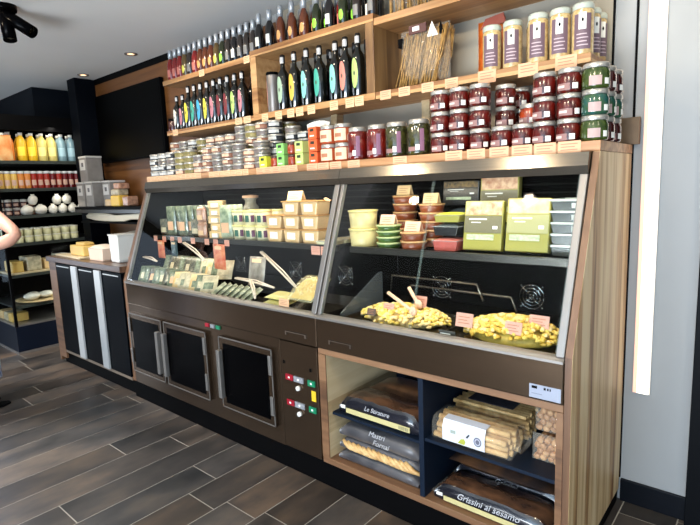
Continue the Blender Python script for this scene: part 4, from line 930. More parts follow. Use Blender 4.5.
# ================================================================== BREADSTICK BAGS IN THE NICHE
BAGB = mat('black_bag', (14, 16, 22), .22, rgb2=(34, 34, 42), scale=12, coat=.5); BAGG = mat('grey_bag', (62, 62, 66), .3, rgb2=(90, 88, 90), scale=10, coat=.4)
STK = mat('breadstick', (222, 186, 128), .55, rgb2=(190, 146, 88), scale=30)
STK2 = mat('fat_breadstick', (204, 158, 108), .55, rgb2=(150, 100, 60), scale=30)
SCR = mat('script_white', (184, 184, 188), .5); CRM = mat('cream_label', (196, 184, 130), .5)
BTOP = mat('brown_film_top', (120, 84, 60), .25, rgb2=(44, 34, 32), scale=14, stretch=(.5, 1, 1), coat=.4)
def bread_bag(nm, x, y, z, w, d, h, m, label, txt=None, cream=False, rz=0, twist=False, tsize=.04, group='breadstick bags', top=None):
    t = thing(nm, (x, y, z), label, 'breadsticks', group, rz)
    b = MB(); n = 12; vs = []; fs = []
    for i in range(n+1):
        u = -1+2*i/n; q = 1 if abs(u) < .82 else (1-(abs(u)-.82)/.18*.55)
        ring = [(-d/2, h*.12), (-d/2*1.0, h*.78*q), (-d/2*.8, h*q), (0, h*q*1.02), (d/2*.85, h*q*.98), (d/2, h*.7*q), (d/2, h*.1), (0, 0), (-d/2*.9, 0)]
        for (yy, zz) in ring: vs.append((u*w/2, yy*(1+R.uniform(-.03, .03)), max(0, zz*(1+R.uniform(-.04, .04)))))
    K = 9
    for i in range(n):
        for k in range(K): fs.append((i*K+k, i*K+(k+1) % K, (i+1)*K+(k+1) % K, (i+1)*K+k))
    fs += [tuple(range(K)), tuple(range(n*K, (n+1)*K))[::-1]]
    if top:
        tf = [q for i_, q in enumerate(fs[:n*K]) if i_ % K in (2, 3, 4)]; of = [q for i_, q in enumerate(fs[:n*K]) if i_ % K not in (2, 3, 4)] + fs[n*K:]
        b.add(vs, of, m, True).add(vs, tf, top, True)
    else: b.add(vs, fs, m, True)
    b.build('bag', t)
    f = MB(); f.box(-w/2-.018, -w/2+.004, -d*.38, d*.38, h*.2, h*.26, film).box(w/2-.004, w/2+.018, -d*.38, d*.38, h*.2, h*.26, film); f.build('seal', t)
    if cream: MB().box(-w*.40, w*.40, -d/2-.004, -d/2-.0025, h*.10, h*.38, CRM).box(w*.27, w*.38, -d/2-.0045, -d/2-.004, h*.14, h*.33, mat('barcode', (90, 84, 60), .6, rgb2=(190, 180, 130), scale=2, stretch=(220, 1, 1))).build('cream_strip', t); MB().box(-w*.47, -w*.41, -d/2-.004, -d/2-.0025, h*.3, h*.5, WHITE).build('white_sticker', t)
    if twist:
        bb_ = MB()
        for k_ in range(13):
            xx = -w*.45+k_*w*.066; zj = R.uniform(-.002, .002)
            bb_.tube([(xx, -d/2+.004, h*.70+zj), (xx+.022, -d/2-.006, h*.58+zj), (xx+.050, -d/2-.009, h*.36+zj), (xx+.076, -d/2+.002, h*.20+zj)], .0105, STK, 7, rf=lambda t: .75+.5*math.sin(PI*t)*.6)
        bb_.build('twisted_breadsticks', t)
    if txt:
        Tm = Matrix.Translation((0, -d/2-.0035, h*.66)) @ Matrix.Rotation(PI/2 - (.12 if not twist else .5), 4, 'X')
        text_mesh(txt, tsize, SCR, 'script_lettering', t, Tm, .35, .0006)
    return t
bread_bag('breadstick_bag', -.815, .13, .3645, .43, .16, .082, BAGB, 'black bag with cream strip and white script on the left niche shelf', 'Le Stirature', True, 0, top=BTOP, tsize=.028)
b = MB()
t = thing('breadstick_bag', (-.80, .32, .3645), 'dim brown breadstick bag behind the black bag on the left niche shelf', 'breadsticks', 'breadstick bags')
pillow(b, .22, .09, .045, mat('dim_brown_bag', (110, 74, 48), .3, rgb2=(70, 46, 32), scale=14, coat=.4), cz=.046, ex=4); b.build('bag', t)
# left lower : stack of three long bags
bread_bag('breadstick_bag', -.815, .12, .1465, .43, .17, .045, BAGG, 'thin grey bag at the bottom of the left niche stack', None, tsize=.03)
bread_bag('breadstick_bag', -.815, .12, .1950, .43, .155, .058, BAGG, 'bag showing twisted breadsticks in the middle of the left niche stack', None, twist=True)
bread_bag('breadstick_bag', -.815, .125, .2565, .43, .165, .058, BAGG, 'grey bag with white script topmost of the left niche stack', 'Mastri\n     Fornai', tsize=.034)
t = thing('breadstick_bag', (-.80, .33, .1465), 'dark brown bag behind the grey stack in the left niche', 'breadsticks', 'breadstick bags')
b = MB(); pillow(b, .22, .10, .07, MC['dim_brown_bag'], cz=.071, ex=4); b.build('bag', t)
# right upper : clear bag of thin straight grissini with white label
gb = thing('breadstick_bag', (-.370, .105, .3985), 'clear bag of straight golden breadsticks with a white label', 'breadsticks', 'breadstick bags')
b = MB()
for j in range(6):
    for k in range(4):
        y0 = -.060+.0235*j+.004*(k % 2); z0 = .0125+.0215*k
        if k == 3 and j in (0, 5): continue
        e0 = R.uniform(-.012, .008); e1 = R.uniform(-.01, .012)
        b.tube([(-.165+e0, y0, z0+R.uniform(0, .003)), (-.06, y0+R.uniform(-.002, .002), z0), (.06, y0, z0+R.uniform(0, .003)), (.168+e1, y0+R.uniform(-.003, .003), z0)], .0112, STK, 8)
b.build('breadsticks', gb); gb.scale = (.87, 1, 1)
b = MB()
vs = []; fs = []
ring = [(-.076, .01), (-.076, .062), (-.062, .088), (0, .092), (.062, .088), (.076, .06), (.076, .005), (0, .0005), (-.07, .0005)]
us = [(-.195, .35), (-.182, .95), (0, 1), (.182, .95), (.20, .3), (.215, .45)]
for u, q in us:
    for yy, zz in ring: vs.append((u, yy*(.4+.6*q), .045+(zz-.045)*q if q < .94 else zz))
K = 9
for i in range(len(us)-1):
    for k in range(K): fs.append((i*K+k, i*K+(k+1) % K, (i+1)*K+(k+1) % K, (i+1)*K+k))
b.add(vs, fs, film, True); b.build('film', gb)
lb = MB().prism([(-.0785, .010), (-.0785, .062), (-.066, .0895), (-.03, .0935), (-.03, .0945), (-.067, .0905), (-.0795, .062), (-.0795, .010)], -.125, .075, mat('bag_label_white', (206, 210, 220), .5)).build('label', gb)
def disc(b, x, z, r, m, y, n=20):
    return b.add([(x+r*math.cos(2*PI*i/n), y, z+r*math.sin(2*PI*i/n)) for i in range(n)], [tuple(range(n))], m)
b = MB(); disc(b, .043, .040, .018, mat('crest_grey', (92, 92, 108), .6), -.0800); disc(b, .043, .040, .0135, mat('crest_pale', (170, 172, 186), .6), -.0802); disc(b, .043, .040, .009, mat('crest_grey'), -.0804); b.build('round_crest', lb)
b = MB().prism([(-.05, .014), (-.035, .032), (-.02, .036), (-.012, .026), (-.018, .013)], -.0805, -.0797, mat('olive_drawing', (168, 170, 60), .6), 'xz').prism([(-.012, .045), (.002, .060), (.008, .057), (-.004, .042)], -.0805, -.0797, mat('dark_drawing', (50, 54, 60), .6), 'xz').box(-.085, -.06, -.0803, -.0797, .045, .058, mat('qr_grey', (150, 160, 150), .6)); b.build('label_drawing', lb)
t2 = thing('breadstick_bag', (-.37, .27, .3985), 'bag of golden breadsticks with dark label lying behind the white-labelled bag', 'breadsticks', 'breadstick bags')
b = MB()
for j in range(6):
    for k in range(5):
        y0 = -.05+.02*j; z0 = .011+.0187*k
        b.tube([(-.18+R.uniform(-.01, .01), y0, z0), (.17+R.uniform(-.01, .01), y0, z0)], .0095, STK, 6)
t2.scale = (.87, 1, 1); b.build('breadsticks', t2); MB().box(-.12, .10, -.045, .045, .1045, .106, mat('dim_label', (60, 58, 66), .4, var=.5, scale=40)).build('label', t2)
# right upper end : crossed bag of fat sticks seen end-on
def endon_bag(x, y, z, hx, hz, label):
    t = thing('breadstick_bag', (x, y, z), label, 'breadsticks', 'breadstick bags'); b = MB(); rr = .0118
    nz_ = int(2*hz/(rr*1.75)); 
    for k in range(nz_):
        for i in range(int(2*hx/(rr*2))):
            xx = -hx+rr+i*rr*2+(rr if k % 2 else 0)+R.uniform(-.002, .002); zz = rr+k*rr*1.72
            if xx > hx-rr*.5: continue
            y0 = R.uniform(-.008, .008)
            b.tube([(xx, -.055+y0, zz), (xx, -.051+y0, zz), (xx+R.uniform(-.004, .004), 0, zz), (xx, .15, zz)], rr, STK2, 8, rf=lambda q: .65 if q == 0 else 1)
    b.build('breadsticks', t)
    m_ = MB(); pillow(m_, hx+.003, hz+.0, .02, film, ex=6, crinkle=.1); o = m_.build('film', t); o.data.transform(Matrix.Translation((0, -.052, hz)) @ Matrix.Rotation(PI/2, 4, 'X'))
endon_bag(-.106, .16, .3985, .052, .05, 'bag of fat breadsticks seen end-on, lower one at right')
endon_bag(-.106, .18, .5005, .050, .042, 'bag of fat breadsticks seen end-on, upper one at right')
# right lower : black bags, front one with script
bread_bag('breadstick_bag', -.298, .105, .1465, .45, .15, .070, BAGB, 'black bag with white script and cream strip, front of the lower right niche', 'Grissini al sesamo', True, .0, top=BTOP, tsize=.034)
bread_bag('breadstick_bag', -.298, .27, .1465, .45, .15, .085, BAGB, 'black bag behind the script bag in the lower right niche', 'Grissini', top=BTOP, tsize=.03)
bread_bag('breadstick_bag', -.298, .43, .1465, .45, .15, .12, BAGB, 'black bag at the rear of the lower right niche', None)
t = thing('breadstick_bag', (-.30, .22, .2395), 'brown and black bag lying on top in the lower right niche', 'breadsticks', 'breadstick bags')
b = MB(); pillow(b, .215, .085, .025, mat('brown_bread_bag', (92, 62, 40), .3, rgb2=(40, 32, 30), scale=10, coat=.4), cz=.026, ex=5); b.build('bag', t)

# ================================================================== LEFT COUNTER
lcb = thing('base_cabinet', (-3.53, 0, 0), 'dark base cabinet with black doors and pale vertical handles at the left', 'cabinet')
def cb(b, x0, x1, y0, y1, z0, z1, m): return b.box(x0+3.53, x1+3.53, y0, y1, z0, z1, m)
b = MB(); cb(b, -4.157, -2.905, .012, .62, .115, .868, BLACK); b.build('carcass', lcb)
b = MB(); cb(b, -4.157, -2.905, .03, .06, 0, .114, BLACK); b.build('plinth', lcb)
b = MB(); cb(b, -4.187, -4.158, 0, .62, .02, .868, WOODN); cb(b, -4.157, -4.03, -.006, .011, .06, .868, WOODN); b.build('end_panel', lcb, bevel=.002)
b = MB(); cb(b, -4.02, -2.905, -.006, .011, .115, .135, mat('rail_brown', (120, 104, 88), .4)); b.build('bottom_rail', lcb)
for (x0, x1, hd) in ((-4.02, -3.60, 1), (-3.595, -3.20, 1), (-3.195, -2.907, 0)):
    d = MB(); cb(d, x0, x1, -.010, .0115, .138, .862, mat('door_black', (4, 6, 10), .35, spec=.03)); do = d.build('door', lcb, bevel=.002)
    if hd: h = MB(); cb(h, x1-.095, x1, -.026, -.0105, .138, .862, mat('handle_grey', (176, 178, 178), .4, .2)); h.build('handle', do, bevel=.003)
    h = MB(); cb(h, x0+.02, x1-.12*hd-.04, -.0125, -.0105, .838, .845, mat('handle_grey')); h.build('top_trim', do)
tag(MB().box(-4.20, -2.905, -.015, .66, .869, .910, WOODD).build('worktop', bevel=.003), 'dark brown wooden worktop of the left counter', 'worktop')
MLK = mat('butter_yellow', (216, 178, 96), .5, var=.1, scale=12)
cbd = tag(MB().prism([(-4.14, .04), (-3.62, .02), (-3.60, .24), (-4.0, .27)], .9105, .925, mat('pale_board', (206, 186, 148), .5, var=.1, scale=8, stretch=(.3, 1, 1)), 'xy').build('cutting_board', bevel=.003), 'pale cutting board on the dark worktop under the cheese', 'board')
tag(MB().prism([(-3.93, .08), (-3.66, .07), (-3.64, .19), (-3.88, .21)], .9255, 1.005, MLK, 'xy').prism([(-3.86, .10), (-3.68, .09), (-3.68, .17), (-3.82, .19)], 1.0055, 1.028, MLK, 'xy').build('cheese_block', bevel=.008), 'large yellow cheese block on the pale cutting board', 'cheese')
flat_pack((-3.42, .13, .9105), .24, .14, .11, mat('pink_box', (216, 188, 164), .5), mat('pink_top', (222, 202, 180), .5), 'pinkish white box on the worktop beside the cheese', 'box', 'cake_box')
t = thing('food_container', (-3.16, .15, .9105), 'white square container next to the display case on the worktop', 'container')
MB().prism([(-.06, 0), (.06, 0), (.072, .19), (-.072, .19)], -.07, .07, mat('container_white', (214, 212, 204), .4), 'xz').build('tub', t, bevel=.005); MB().box(-.075, .075, -.074, .074, .1905, .20, mat('container_white')).build('lid', t, bevel=.002)
t = thing('food_container', (-3.45, .40, .9105), 'grey rounded container behind the pinkish box', 'container')
MB().lathe([(.13, 0), (.15, .10), (.12, .16), (.05, .19), (0, .195)], mat('container_grey', (120, 118, 112), .4), 18).build('bowl', t)
# shelf above the left counter
ws = thing('wall_shelf', (-3.75, .40, 1.27), 'black shelf above the left counter carrying tins and cheeses', 'shelf')
MB().box(-.80, .80, 0, .28, 0, .024, BLACK).build('board', ws, bevel=.002)
MB().box(-.80, .80, .0, .006, -.03, -.001, mat('edge_dark', (40, 38, 36), .3)).build('edge', ws)
ws2 = tag(MB().box(-4.5, -2.95, .42, .68, 1.15, 1.165, BLACK).build('wall_shelf', bevel=.002), 'thin lower black shelf holding the long pale serving board', 'shelf')
pts = [(-4.42, 1.212), (-4.36, 1.236), (-4.2, 1.242), (-4.0, 1.236), (-3.85, 1.222), (-3.62, 1.230), (-3.45, 1.236), (-3.44, 1.19), (-3.60, 1.186), (-3.70, 1.170), (-3.95, 1.1657), (-4.25, 1.172), (-4.4, 1.190)]
tag(MB().prism(pts, .435, .460, mat('bone_board', (222, 210, 184), .5, var=.08, scale=8), 'xz').build('serving_board', bevel=.006), 'long pale fish-shaped serving board on the lower black shelf', 'board')
GT = thing('gift_tin', (0, 0, 0), '', 'tin')
MB().box(-.075, .075, -.07, .07, 0, .205, mat('tin_box_grey', (132, 128, 124), .4, var=.15, scale=20)).build('box', GT, bevel=.006)
MB().box(-.077, .077, -.072, .072, .2055, .222, mat('tin_lid_pale', (190, 188, 184), .35)).build('lid', GT, bevel=.003)
MB().box(-.05, .05, -.0725, -.0705, .10, .19, mat('tin_label_pale', (196, 194, 190), .5)).box(-.02, .02, -.0732, -.0725, .13, .165, mat('tin_mark', (90, 86, 88), .5)).build('label', GT)
GT = Kind(GT)
for i, (x, y, z, lb_) in enumerate(((-4.44, .49, 1.2945, 'lower left grey gift tin of the stack on the black shelf'), (-4.26, .49, 1.2945, 'lower middle grey gift tin of the stack on the black shelf'), (-4.08, .56, 1.2945, 'right-hand grey gift tin set back on the black shelf'), (-4.33, .49, 1.5175, 'grey gift tin on top of the other two'))):
    GT.put((x, y, z), .0, lb_, 'grey gift tins')
for i, (x, y, z, w, h, m) in enumerate(((-3.95, .48, 1.2945, .10, .06, CH), (-3.82, .48, 1.2945, .14, .09, mat('butter_gold', (232, 190, 80), .5)), (-3.68, .50, 1.2945, .09, .08, VP), (-3.83, .49, 1.386, .13, .05, VW), (-3.79, .49, 1.437, .10, .05, VP))):
    tag(MB().prism([(-w/2, -.05), (w/2, -.045), (w*.42, .05), (-w*.45, .045)], 0, h, m, 'xy', T=Matrix.Translation((x, y, z))).build('cheese_piece', bevel=.010), ['small cream cheese piece left on the black shelf', 'golden butter block on the black shelf', 'pink-wrapped piece at right on the black shelf', 'pale piece lying on the golden block', 'pinkish piece topmost of the cheese pile'][i], 'cheese', 'cheeses on the black shelf')

# ================================================================== FAR WALL FRIDGE
FX = -4.72
FM = mat('fridge_navy', (12, 20, 34), .4, spec=.2)
fr = thing('wall_fridge', (FX, .3, 0), 'tall dark open wall fridge with lit shelves at the far left', 'fridge')
def fbx(b, x0, x1, y0, y1, z0, z1, m): return b.box(x0-FX, x1-FX, y0-.3, y1-.3, z0, z1, m)
b = MB(); fbx(b, -5.42, FX, -.15, .49, 0, .25, FM); fbx(b, -5.42, FX, .495, .95, 0, .25, FM); fbx(b, -5.44, FX+.006, -.155, .49, .0, .02, ALU); b.build('base', fr)
b = MB(); fbx(b, -5.45, -5.42, -.15, .95, 0, 2.12, LINER); b.build('back_panel', fr)
b = MB(); fbx(b, -5.42, FX-.02, -.15, .95, 2.08, 2.12, BLACK); fbx(b, FX-.04, FX-.02, -.15, .95, 1.99, 2.08, BLACK); b.build('canopy', fr)
b = MB(); fbx(b, -4.98, -4.955, -.10, .9, 2.065, 2.078, mat('fridge_lamp', (255, 246, 225), .5, emit=6)); b.build('strip_lamp', fr)
for z in (.255, ): b = MB(); fbx(b, -5.42, FX-.002, -.148, .948, .251, .262, ALU); b.build('shelf', fr)
shz = [.43, .71, .99, 1.235, 1.475, 1.72]
for z in shz:
    xf = FX-.03 if z < 1 else FX-.05
    b = MB(); fbx(b, -5.41, xf, -.13, .93, z-.014, z, mat('fridge_shelf', (52, 54, 56), .3)); fbx(b, xf, xf+.006, -.13, .93, z-.022, z+.006, mat('fridge_rail', (60, 66, 62), .3, alpha=.9)); b.build('shelf', fr)
b = MB(); fbx(b, FX-.022, FX, -.15, -.128, .251, 2.08, BLACK); b.build('corner_post', fr)
b = MB(); fbx(b, -5.42, FX-.023, -.150, -.144, .262, 2.08, GLASS); b.build('side_glass', fr)
b = MB(); fbx(b, FX-.008, FX-.002, -.127, .93, .262, .97, GLASS); b.build('front_glass', fr)
for zz, ee in ((2.04, 2.6), (1.45, 1.0), (.965, 2.6), (.685, 2.6), (.41, 1.6)): area('fridge_lamp_and_fill', (-4.80, .35, zz), (-.25, 0, -1), .05, 1.0, ee, (1, .95, .85))  # highest is the strip lamp's light; those under shelves added to brighten goods
def juice(col, nm):
    t = thing('juice_bottle', (0, 0, 0), '', 'bottle'); MB().lathe([(.036, 0), (.04, .006), (.04, .17), (.03, .20), (.016, .225), (.016, .235)], mat('juice_'+nm, col, .2, coat=.3), 14).build('bottle_body', t)
    MB().lathe([(.018, .232), (.018, .255), (0, .256)], WHITE, 12).build('cap', t); MB().arc(.0408, .05, .13, 20, 110, mat('juice_label_'+nm, tuple(min(255, int(c*1.1)+20) for c in col), .5)).build('label', t); return Kind(t)
JO = juice((226, 130, 60), 'orange'); JY = juice((232, 184, 40), 'yellow'); JP = juice((206, 190, 110), 'pale'); JB = juice((120, 150, 160), 'blue')  # last kind: blue light falling on the bottles is put into the colour
ZF = 1.7205
for i, (y, K, c) in enumerate(((-.075, JO, 'orange'), (.015, JO, 'orange'), (.115, JY, 'yellow'), (.20, JY, 'yellow'), (.285, JP, 'pale yellow'), (.37, JP, 'pale yellow'), (.455, JB, 'bluish'), (.54, JB, 'bluish'))):
    K.put((-4.83, y, ZF), 0, '%s juice bottle, %s from left on the top fridge shelf' % (c, ORD[i]), 'juice bottles in the fridge')
    K.put((-4.95, y+.02, ZF), 0, '%s juice bottle, %s from left in the second row' % (c, ORD[i]), 'juice bottles in the fridge')
oc = thing('juice_carton', (-4.77, -.05, 1.7205-.0), 'large orange pouch at the left front of the top fridge shelf', 'pouch')
b = MB(); pillow(b, .07, .11, .02, mat('orange_pouch', (232, 140, 70), .35, rgb2=(240, 200, 140), scale=12), ex=5); o = b.build('pouch', oc); o.data.transform(Matrix.Rotation(PI/2, 4, 'Z') @ Matrix.Translation((0, 0, .112)) @ Matrix.Rotation(PI/2, 4, 'X'))
MB().lathe([(.012, .22), (.012, .24), (0, .241)], WHITE, 10).build('spout_cap', oc)
oc.location.x = -4.765
def fjar(col, nm, lidc=(206, 212, 216), h=.16, r=.026):
    t = thing('fridge_jar', (0, 0, 0), '', 'jar'); MB().lathe([(r*.95, 0), (r, .005), (r, h-.03), (r*.9, h-.022)], mat('fj_'+nm, col, .2, coat=.3), 12).build('glass_body', t)
    MB().lathe([(r, h-.024), (r, h-.003), (0, h)], mat('fjl_'+nm, lidc, .4), 12).build('lid', t); MB().arc(r+.0008, h*.2, h*.5, 30, 110, mat('fj_label', (196, 160, 140), .6)).build('label', t); return Kind(t)
FJ = {'red': fjar((150, 40, 30), 'red'), 'orange': fjar((206, 130, 60), 'orange'), 'dark red': fjar((96, 22, 26), 'dkred'), 'yellow': fjar((214, 176, 90), 'yellow')}
seqj = ['yellow', 'yellow', 'yellow', 'orange', 'orange', 'red', 'red', 'red', 'dark red', 'red', 'dark red', 'dark red', 'dark red']
for i, c in enumerate(seqj):
    FJ[c].put((-4.81, -.09+.0535*i, 1.4755), 0, '%s jar with pale lid, %s from left on the second fridge shelf' % (c, ORD[i]), 'jars on the second fridge shelf')
SJ = fjar((70, 36, 34), 'small', (220, 214, 206), .075, .028)
for i in range(5):
    for k in range(2): SJ.put((-4.90, -.09+.062*i, 1.2355+k*.0755), 0, 'small dark jar with white lid, %s of the %s pair on the third fridge shelf' % (lay[2][k], ORD[i]), 'small jars in the fridge')
MZ = mat('mozzarella_white', (222, 220, 208), .3, var=.08, scale=10, coat=.3)
def mozz(sx, sz):
    t = thing('mozzarella_bag', (0, 0, 0), '', 'cheese'); MB().blob((0, 0, sz), sx*.8, sx, sz, MZ, 12, 8, jit=.10).build('bag', t)
    MB().prism([(-.01, sz*1.9), (.01, sz*1.9), (.018, sz*1.9+.012), (-.016, sz*1.9+.012)], -.004, .004, MZ, 'yz').build('knot', t); return Kind(t)
M1 = mozz(.054, .045); M2 = mozz(.0415, .045)
for i, (y, z, K) in enumerate(((.085, 0, M1), (.20, .0, M1), (.143, .093, M2), (.305, 0, M2), (.348, .088, M2), (.392, 0, M2), (.479, 0, M2), (.436, .088, M2), (.566, 0, M2))):
    K.put((-4.80, y, 1.2355+z), 0, 'white mozzarella bag, %s from left in the pile on the third shelf' % ORD[i], 'mozzarella bags', sc=(1, 1, 1))
KF = tub('cream_tub', .031, .036, .064, mat('tub_celery', (206, 204, 160), .4, var=.15, scale=20), mat('tub_lid_white', (222, 222, 206), .35), n=12)
for i in range(8):
    for k in range(2): KF.put((-4.80, -.085+.079*i, .9905+k*.0645), 0, 'cream white tub, %s of the %s pair on the fourth fridge shelf' % (lay[2][k], ORD[i]), 'cream tubs in the fridge')
for i in range(8): KF.put((-4.89, -.085+.079*i, .9905+.0), 0, 'cream white tub, %s in the row behind on the fourth shelf' % ORD[i], 'cream tubs in the fridge', sc=(1, 1, 2.1))
tag(MB().box(-5.1, -4.77, -.11, .60, .7105, .728, mat('pale_board', (206, 186, 148))).build('cheese_board', bevel=.003), 'pale board on the fifth fridge shelf under the cheeses', 'board')
for i, (y, w, h, m) in enumerate(((-.04, .10, .10, MLK), (.10, .13, .13, VW), (.24, .12, .09, CH), (.37, .11, .12, MZ), (.49, .1, .08, MLK))):
    tag(MB().prism([(-.12, -w/2), (.08, -w/2), (.1, w/2*.8), (-.1, w/2)], 0, h, m, 'xy', T=Matrix.Translation((-4.90, y, .7285))).build('cheese_block', bevel=.008), ['yellow', 'tall pale', 'low cream', 'white', 'small yellow'][i] + ' cheese on the fifth shelf board, %s from left' % ORD[i], 'cheese', 'cheeses on the fridge board')
t = thing('serving_plate', (-4.90, .13, .4305), 'round pale wooden plate on the low fridge shelf', 'plate')
MB().lathe([(.10, 0), (.19, .012), (.20, .022), (.19, .022), (0, .012)], mat('plate_wood', (206, 180, 132), .5, var=.1, scale=12), 24).build('plate', t)
for i, (x, y, r) in enumerate(((-4.85, .05, .06), (-4.88, .18, .055), (-4.97, .10, .05))):
    tag(MB().blob((x, y, .4535+r*.58), r, r*1.2, r*.55, MZ, 14, 8, jit=.05).build('fresh_cheese'), 'white fresh cheese on the round plate, ' + ['front left one', 'front right one', 'rear one'][i], 'cheese', 'fresh cheeses on the plate')
for i, (x, y) in enumerate(((-4.86, .36), (-4.84, .46))):
    tag(MB().lathe([(.04, 0), (.045, .12), (.03, .15), (0, .16)], mat('navy_wrap', (40, 54, 78), .4, rgb2=(150, 150, 150), scale=12), 12, c=(x, y, .4305)).build('wrapped_cheese'), 'dark wrapped package on the low fridge shelf, ' + ['left', 'right'][i], 'package', 'dark packages')
for i, (x, m) in enumerate(((-4.95, MLK), (-5.08, VW), (-5.22, CH))):
    tag(MB().box(x-.05, x+.05, -.12, .02, .2625, .34, m).build('cheese_block', bevel=.006), 'cheese block behind the fridge side glass at the bottom, %s from the corner' % ORD[i], 'cheese', 'bottom shelf cheeses')

# ================================================================== PERSON AT THE LEFT EDGE
SKIN = mat('skin', (214, 160, 136), .5, var=.06, scale=6)
def skinned(nm, verts, edges, m, parent=None, sub=2, root=0):
    me = bpy.data.meshes.new(nm); me.from_pydata([v[0] for v in verts], edges, []); me.materials.append(m)
    o = bpy.data.objects.new(nm, me); C.objects.link(o)
    if parent: o.parent = parent
    md = o.modifiers.new('skin', 'SKIN'); md.use_smooth_shade = True
    if not me.skin_vertices: me.skin_vertices.new()
    for i, v in enumerate(verts):
        me.skin_vertices[0].data[i].radius = (v[1], v[2] if len(v) > 2 else v[1]); me.skin_vertices[0].data[i].use_root = (i == root)
    md2 = o.modifiers.new('sub', 'SUBSURF'); md2.levels = sub; md2.render_levels = sub
    bpy.context.view_layer.update()
    ev = o.evaluated_get(bpy.context.evaluated_depsgraph_get()); nm2 = bpy.data.meshes.new_from_object(ev)
    o.modifiers.clear(); o.data = nm2
    for p_ in nm2.polygons: p_.use_smooth = True
    return o
PX, PYY = -3.47, -.74
pe = thing('person', (PX-.08, PYY, 0), 'person in white and blue clothes at left edge, bent bare elbow showing', 'person')
def P(x, y, z): return (x-PX, y-PYY, z)
V = [(P(-3.47, -.74, .95), .13, .10), (P(-3.47, -.74, 1.12), .12, .09), (P(-3.47, -.74, 1.32), .14, .10), (P(-3.47, -.74, 1.44), .07, .06), (P(-3.47, -.73, 1.52), .05, .05), (P(-3.47, -.72, 1.60), .075, .09), (P(-3.47, -.72, 1.70), .07, .085),
     (P(-3.30, -.70, 1.41), .055), (P(-3.235, -.675, 1.395), .048), (P(-3.04, -.62, 1.285), .043), (P(-2.875, -.572, 1.185), .036), (P(-2.95, -.60, 1.142), .041), (P(-3.09, -.66, 1.105), .036), (P(-3.25, -.72, 1.07), .027),
     (P(-3.64, -.76, 1.41), .055), (P(-3.70, -.77, 1.38), .048), (P(-3.75, -.78, 1.24), .042), (P(-3.76, -.77, 1.10), .036), (P(-3.74, -.70, .97), .036), (P(-3.72, -.64, .85), .026),
     (P(-3.40, -.73, .86), .085), (P(-3.42, -.73, .50), .058), (P(-3.44, -.75, .32), .055), (P(-3.45, -.74, .09), .036),
     (P(-3.57, -.75, .86), .085), (P(-3.58, -.75, .50), .058), (P(-3.59, -.77, .32), .055), (P(-3.60, -.76, .09), .036),
     (P(-3.45, -.68, .035), .032), (P(-3.45, -.63, .028), .026), (P(-3.60, -.70, .035), .032), (P(-3.60, -.65, .028), .026)]
E_ = [(0, 1), (1, 2), (2, 3), (3, 4), (4, 5), (5, 6), (2, 7), (7, 8), (8, 9), (9, 10), (10, 11), (11, 12), (12, 13), (2, 14), (14, 15), (15, 16), (16, 17), (17, 18), (18, 19), (0, 20), (20, 21), (21, 22), (22, 23), (0, 24), (24, 25), (25, 26), (26, 27), (23, 28), (28, 29), (27, 30), (30, 31)]
skinned('body', V, E_, SKIN, pe)
# fingers on both hands
def hand(base, d, side, up, nm):
    base = Vector(base); d = Vector(d).normalized(); side = Vector(side).normalized(); n = d.cross(side)
    vs = [(tuple(base), .024, .014), (tuple(base+d*.045), .034, .014)]; es = [(0, 1)]
    palm = skinned(nm, vs, es, SKIN, pe, 2)
    b = MB()
    for k, ln in enumerate((.062, .072, .068, .052)):
        s0 = base+d*.06+side*(-.027+.018*k); p1 = s0+d*ln*.45+n*.004; p2 = p1+d*ln*.3+n*.012; p3 = p2+d*ln*.25+n*.016
        b.tube([s0-d*.02, s0, p1, p2, p3], .0082, SKIN, 8, rf=lambda t: 1-.25*t)
    s0 = base+d*.02-side*.028; b.tube([s0, s0+d*.02-side*.018, s0+d*.045-side*.024+n*.008, s0+d*.06-side*.022+n*.012], .0095, SKIN, 8, rf=lambda t: 1-.25*t)
    b.build('fingers', palm)
hand(P(-3.26, -.725, 1.065), (-.8, -.3, -.5), (.2, .5, -.8), 1, 'right_hand')
hand(P(-3.72, -.635, .84), (.1, .25, -1), (.9, .1, .1), 1, 'left_hand')
CLO = mat('white_blue_print', (216, 222, 234), .8, rgb2=(120, 150, 210), scale=16)
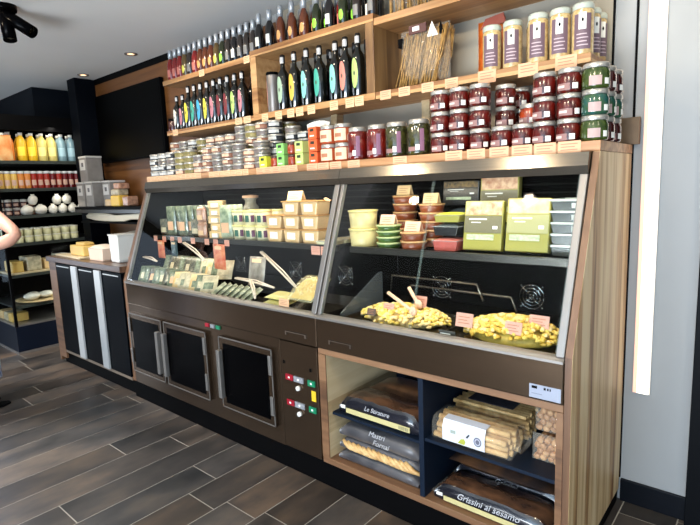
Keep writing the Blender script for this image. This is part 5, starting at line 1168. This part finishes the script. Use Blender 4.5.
def sweep(b, rings, m, n=24):
    vs = []; fs = []
    for (cx, cy, z, rx, ry) in rings:
        for i in range(n):
            a = 2*PI*i/n; vs.append((cx-PX+rx*math.cos(a), cy-PYY+ry*math.sin(a), z))
    for k in range(len(rings)-1):
        for i in range(n):
            j = (i+1) % n; fs.append((k*n+i, k*n+j, (k+1)*n+j, (k+1)*n+i))
    return b.add(vs, fs, m, True)
b = MB(); sweep(b, [(-3.47, -.74, .92, .185, .14), (-3.47, -.74, 1.05, .165, .125), (-3.47, -.74, 1.2, .18, .13), (-3.47, -.74, 1.34, .20, .125), (-3.47, -.74, 1.43, .16, .10), (-3.47, -.735, 1.48, .075, .07)], mat('white_blouse', (224, 224, 226), .8, var=.06, scale=8)); b.build('blouse', pe)
b = MB(); sweep(b, [(-3.47, -.74, .97, .178, .135), (-3.48, -.745, .75, .185, .16), (-3.50, -.75, .45, .165, .16), (-3.50, -.75, .20, .16, .16)], CLO); b.build('skirt', pe)
b = MB()
for x, y in ((-3.45, -.68), (-3.60, -.70)):
    b.prism([(x-.04-PX, y-.11-PYY), (x+.04-PX, y-.11-PYY), (x+.045-PX, y+.06-PYY), (x+.02-PX, y+.105-PYY), (x-.02-PX, y+.105-PYY), (x-.045-PX, y+.06-PYY)], 0, .012, BLACK, 'xy')
b.build('sandals', pe)
HR = mat('brown_hair', (60, 40, 28), .6, var=.3, scale=30, stretch=(1, 1, .2))
b = MB(); b.blob((0, -.02, 1.685), .098, .112, .10, HR, 18, 12, jit=.02).blob((0, -.07, 1.58), .085, .06, .13, HR, 16, 10, jit=.03); b.build('hair', pe)
b = MB()
for s_ in (-1, 1):
    b.blob((s_*.030, .098, 1.635), .012, .006, .007, WHITE, 10, 8).blob((s_*.030, .103, 1.635), .005, .003, .005, BLACK, 8, 6).blob((s_*.088, .01, 1.63), .010, .02, .03, SKIN, 8, 8)
b.blob((0, .112, 1.612), .011, .018, .020, SKIN, 10, 8).blob((0, .096, 1.578), .022, .006, .006, mat('lips', (176, 90, 84), .5), 10, 6); b.build('face', pe)
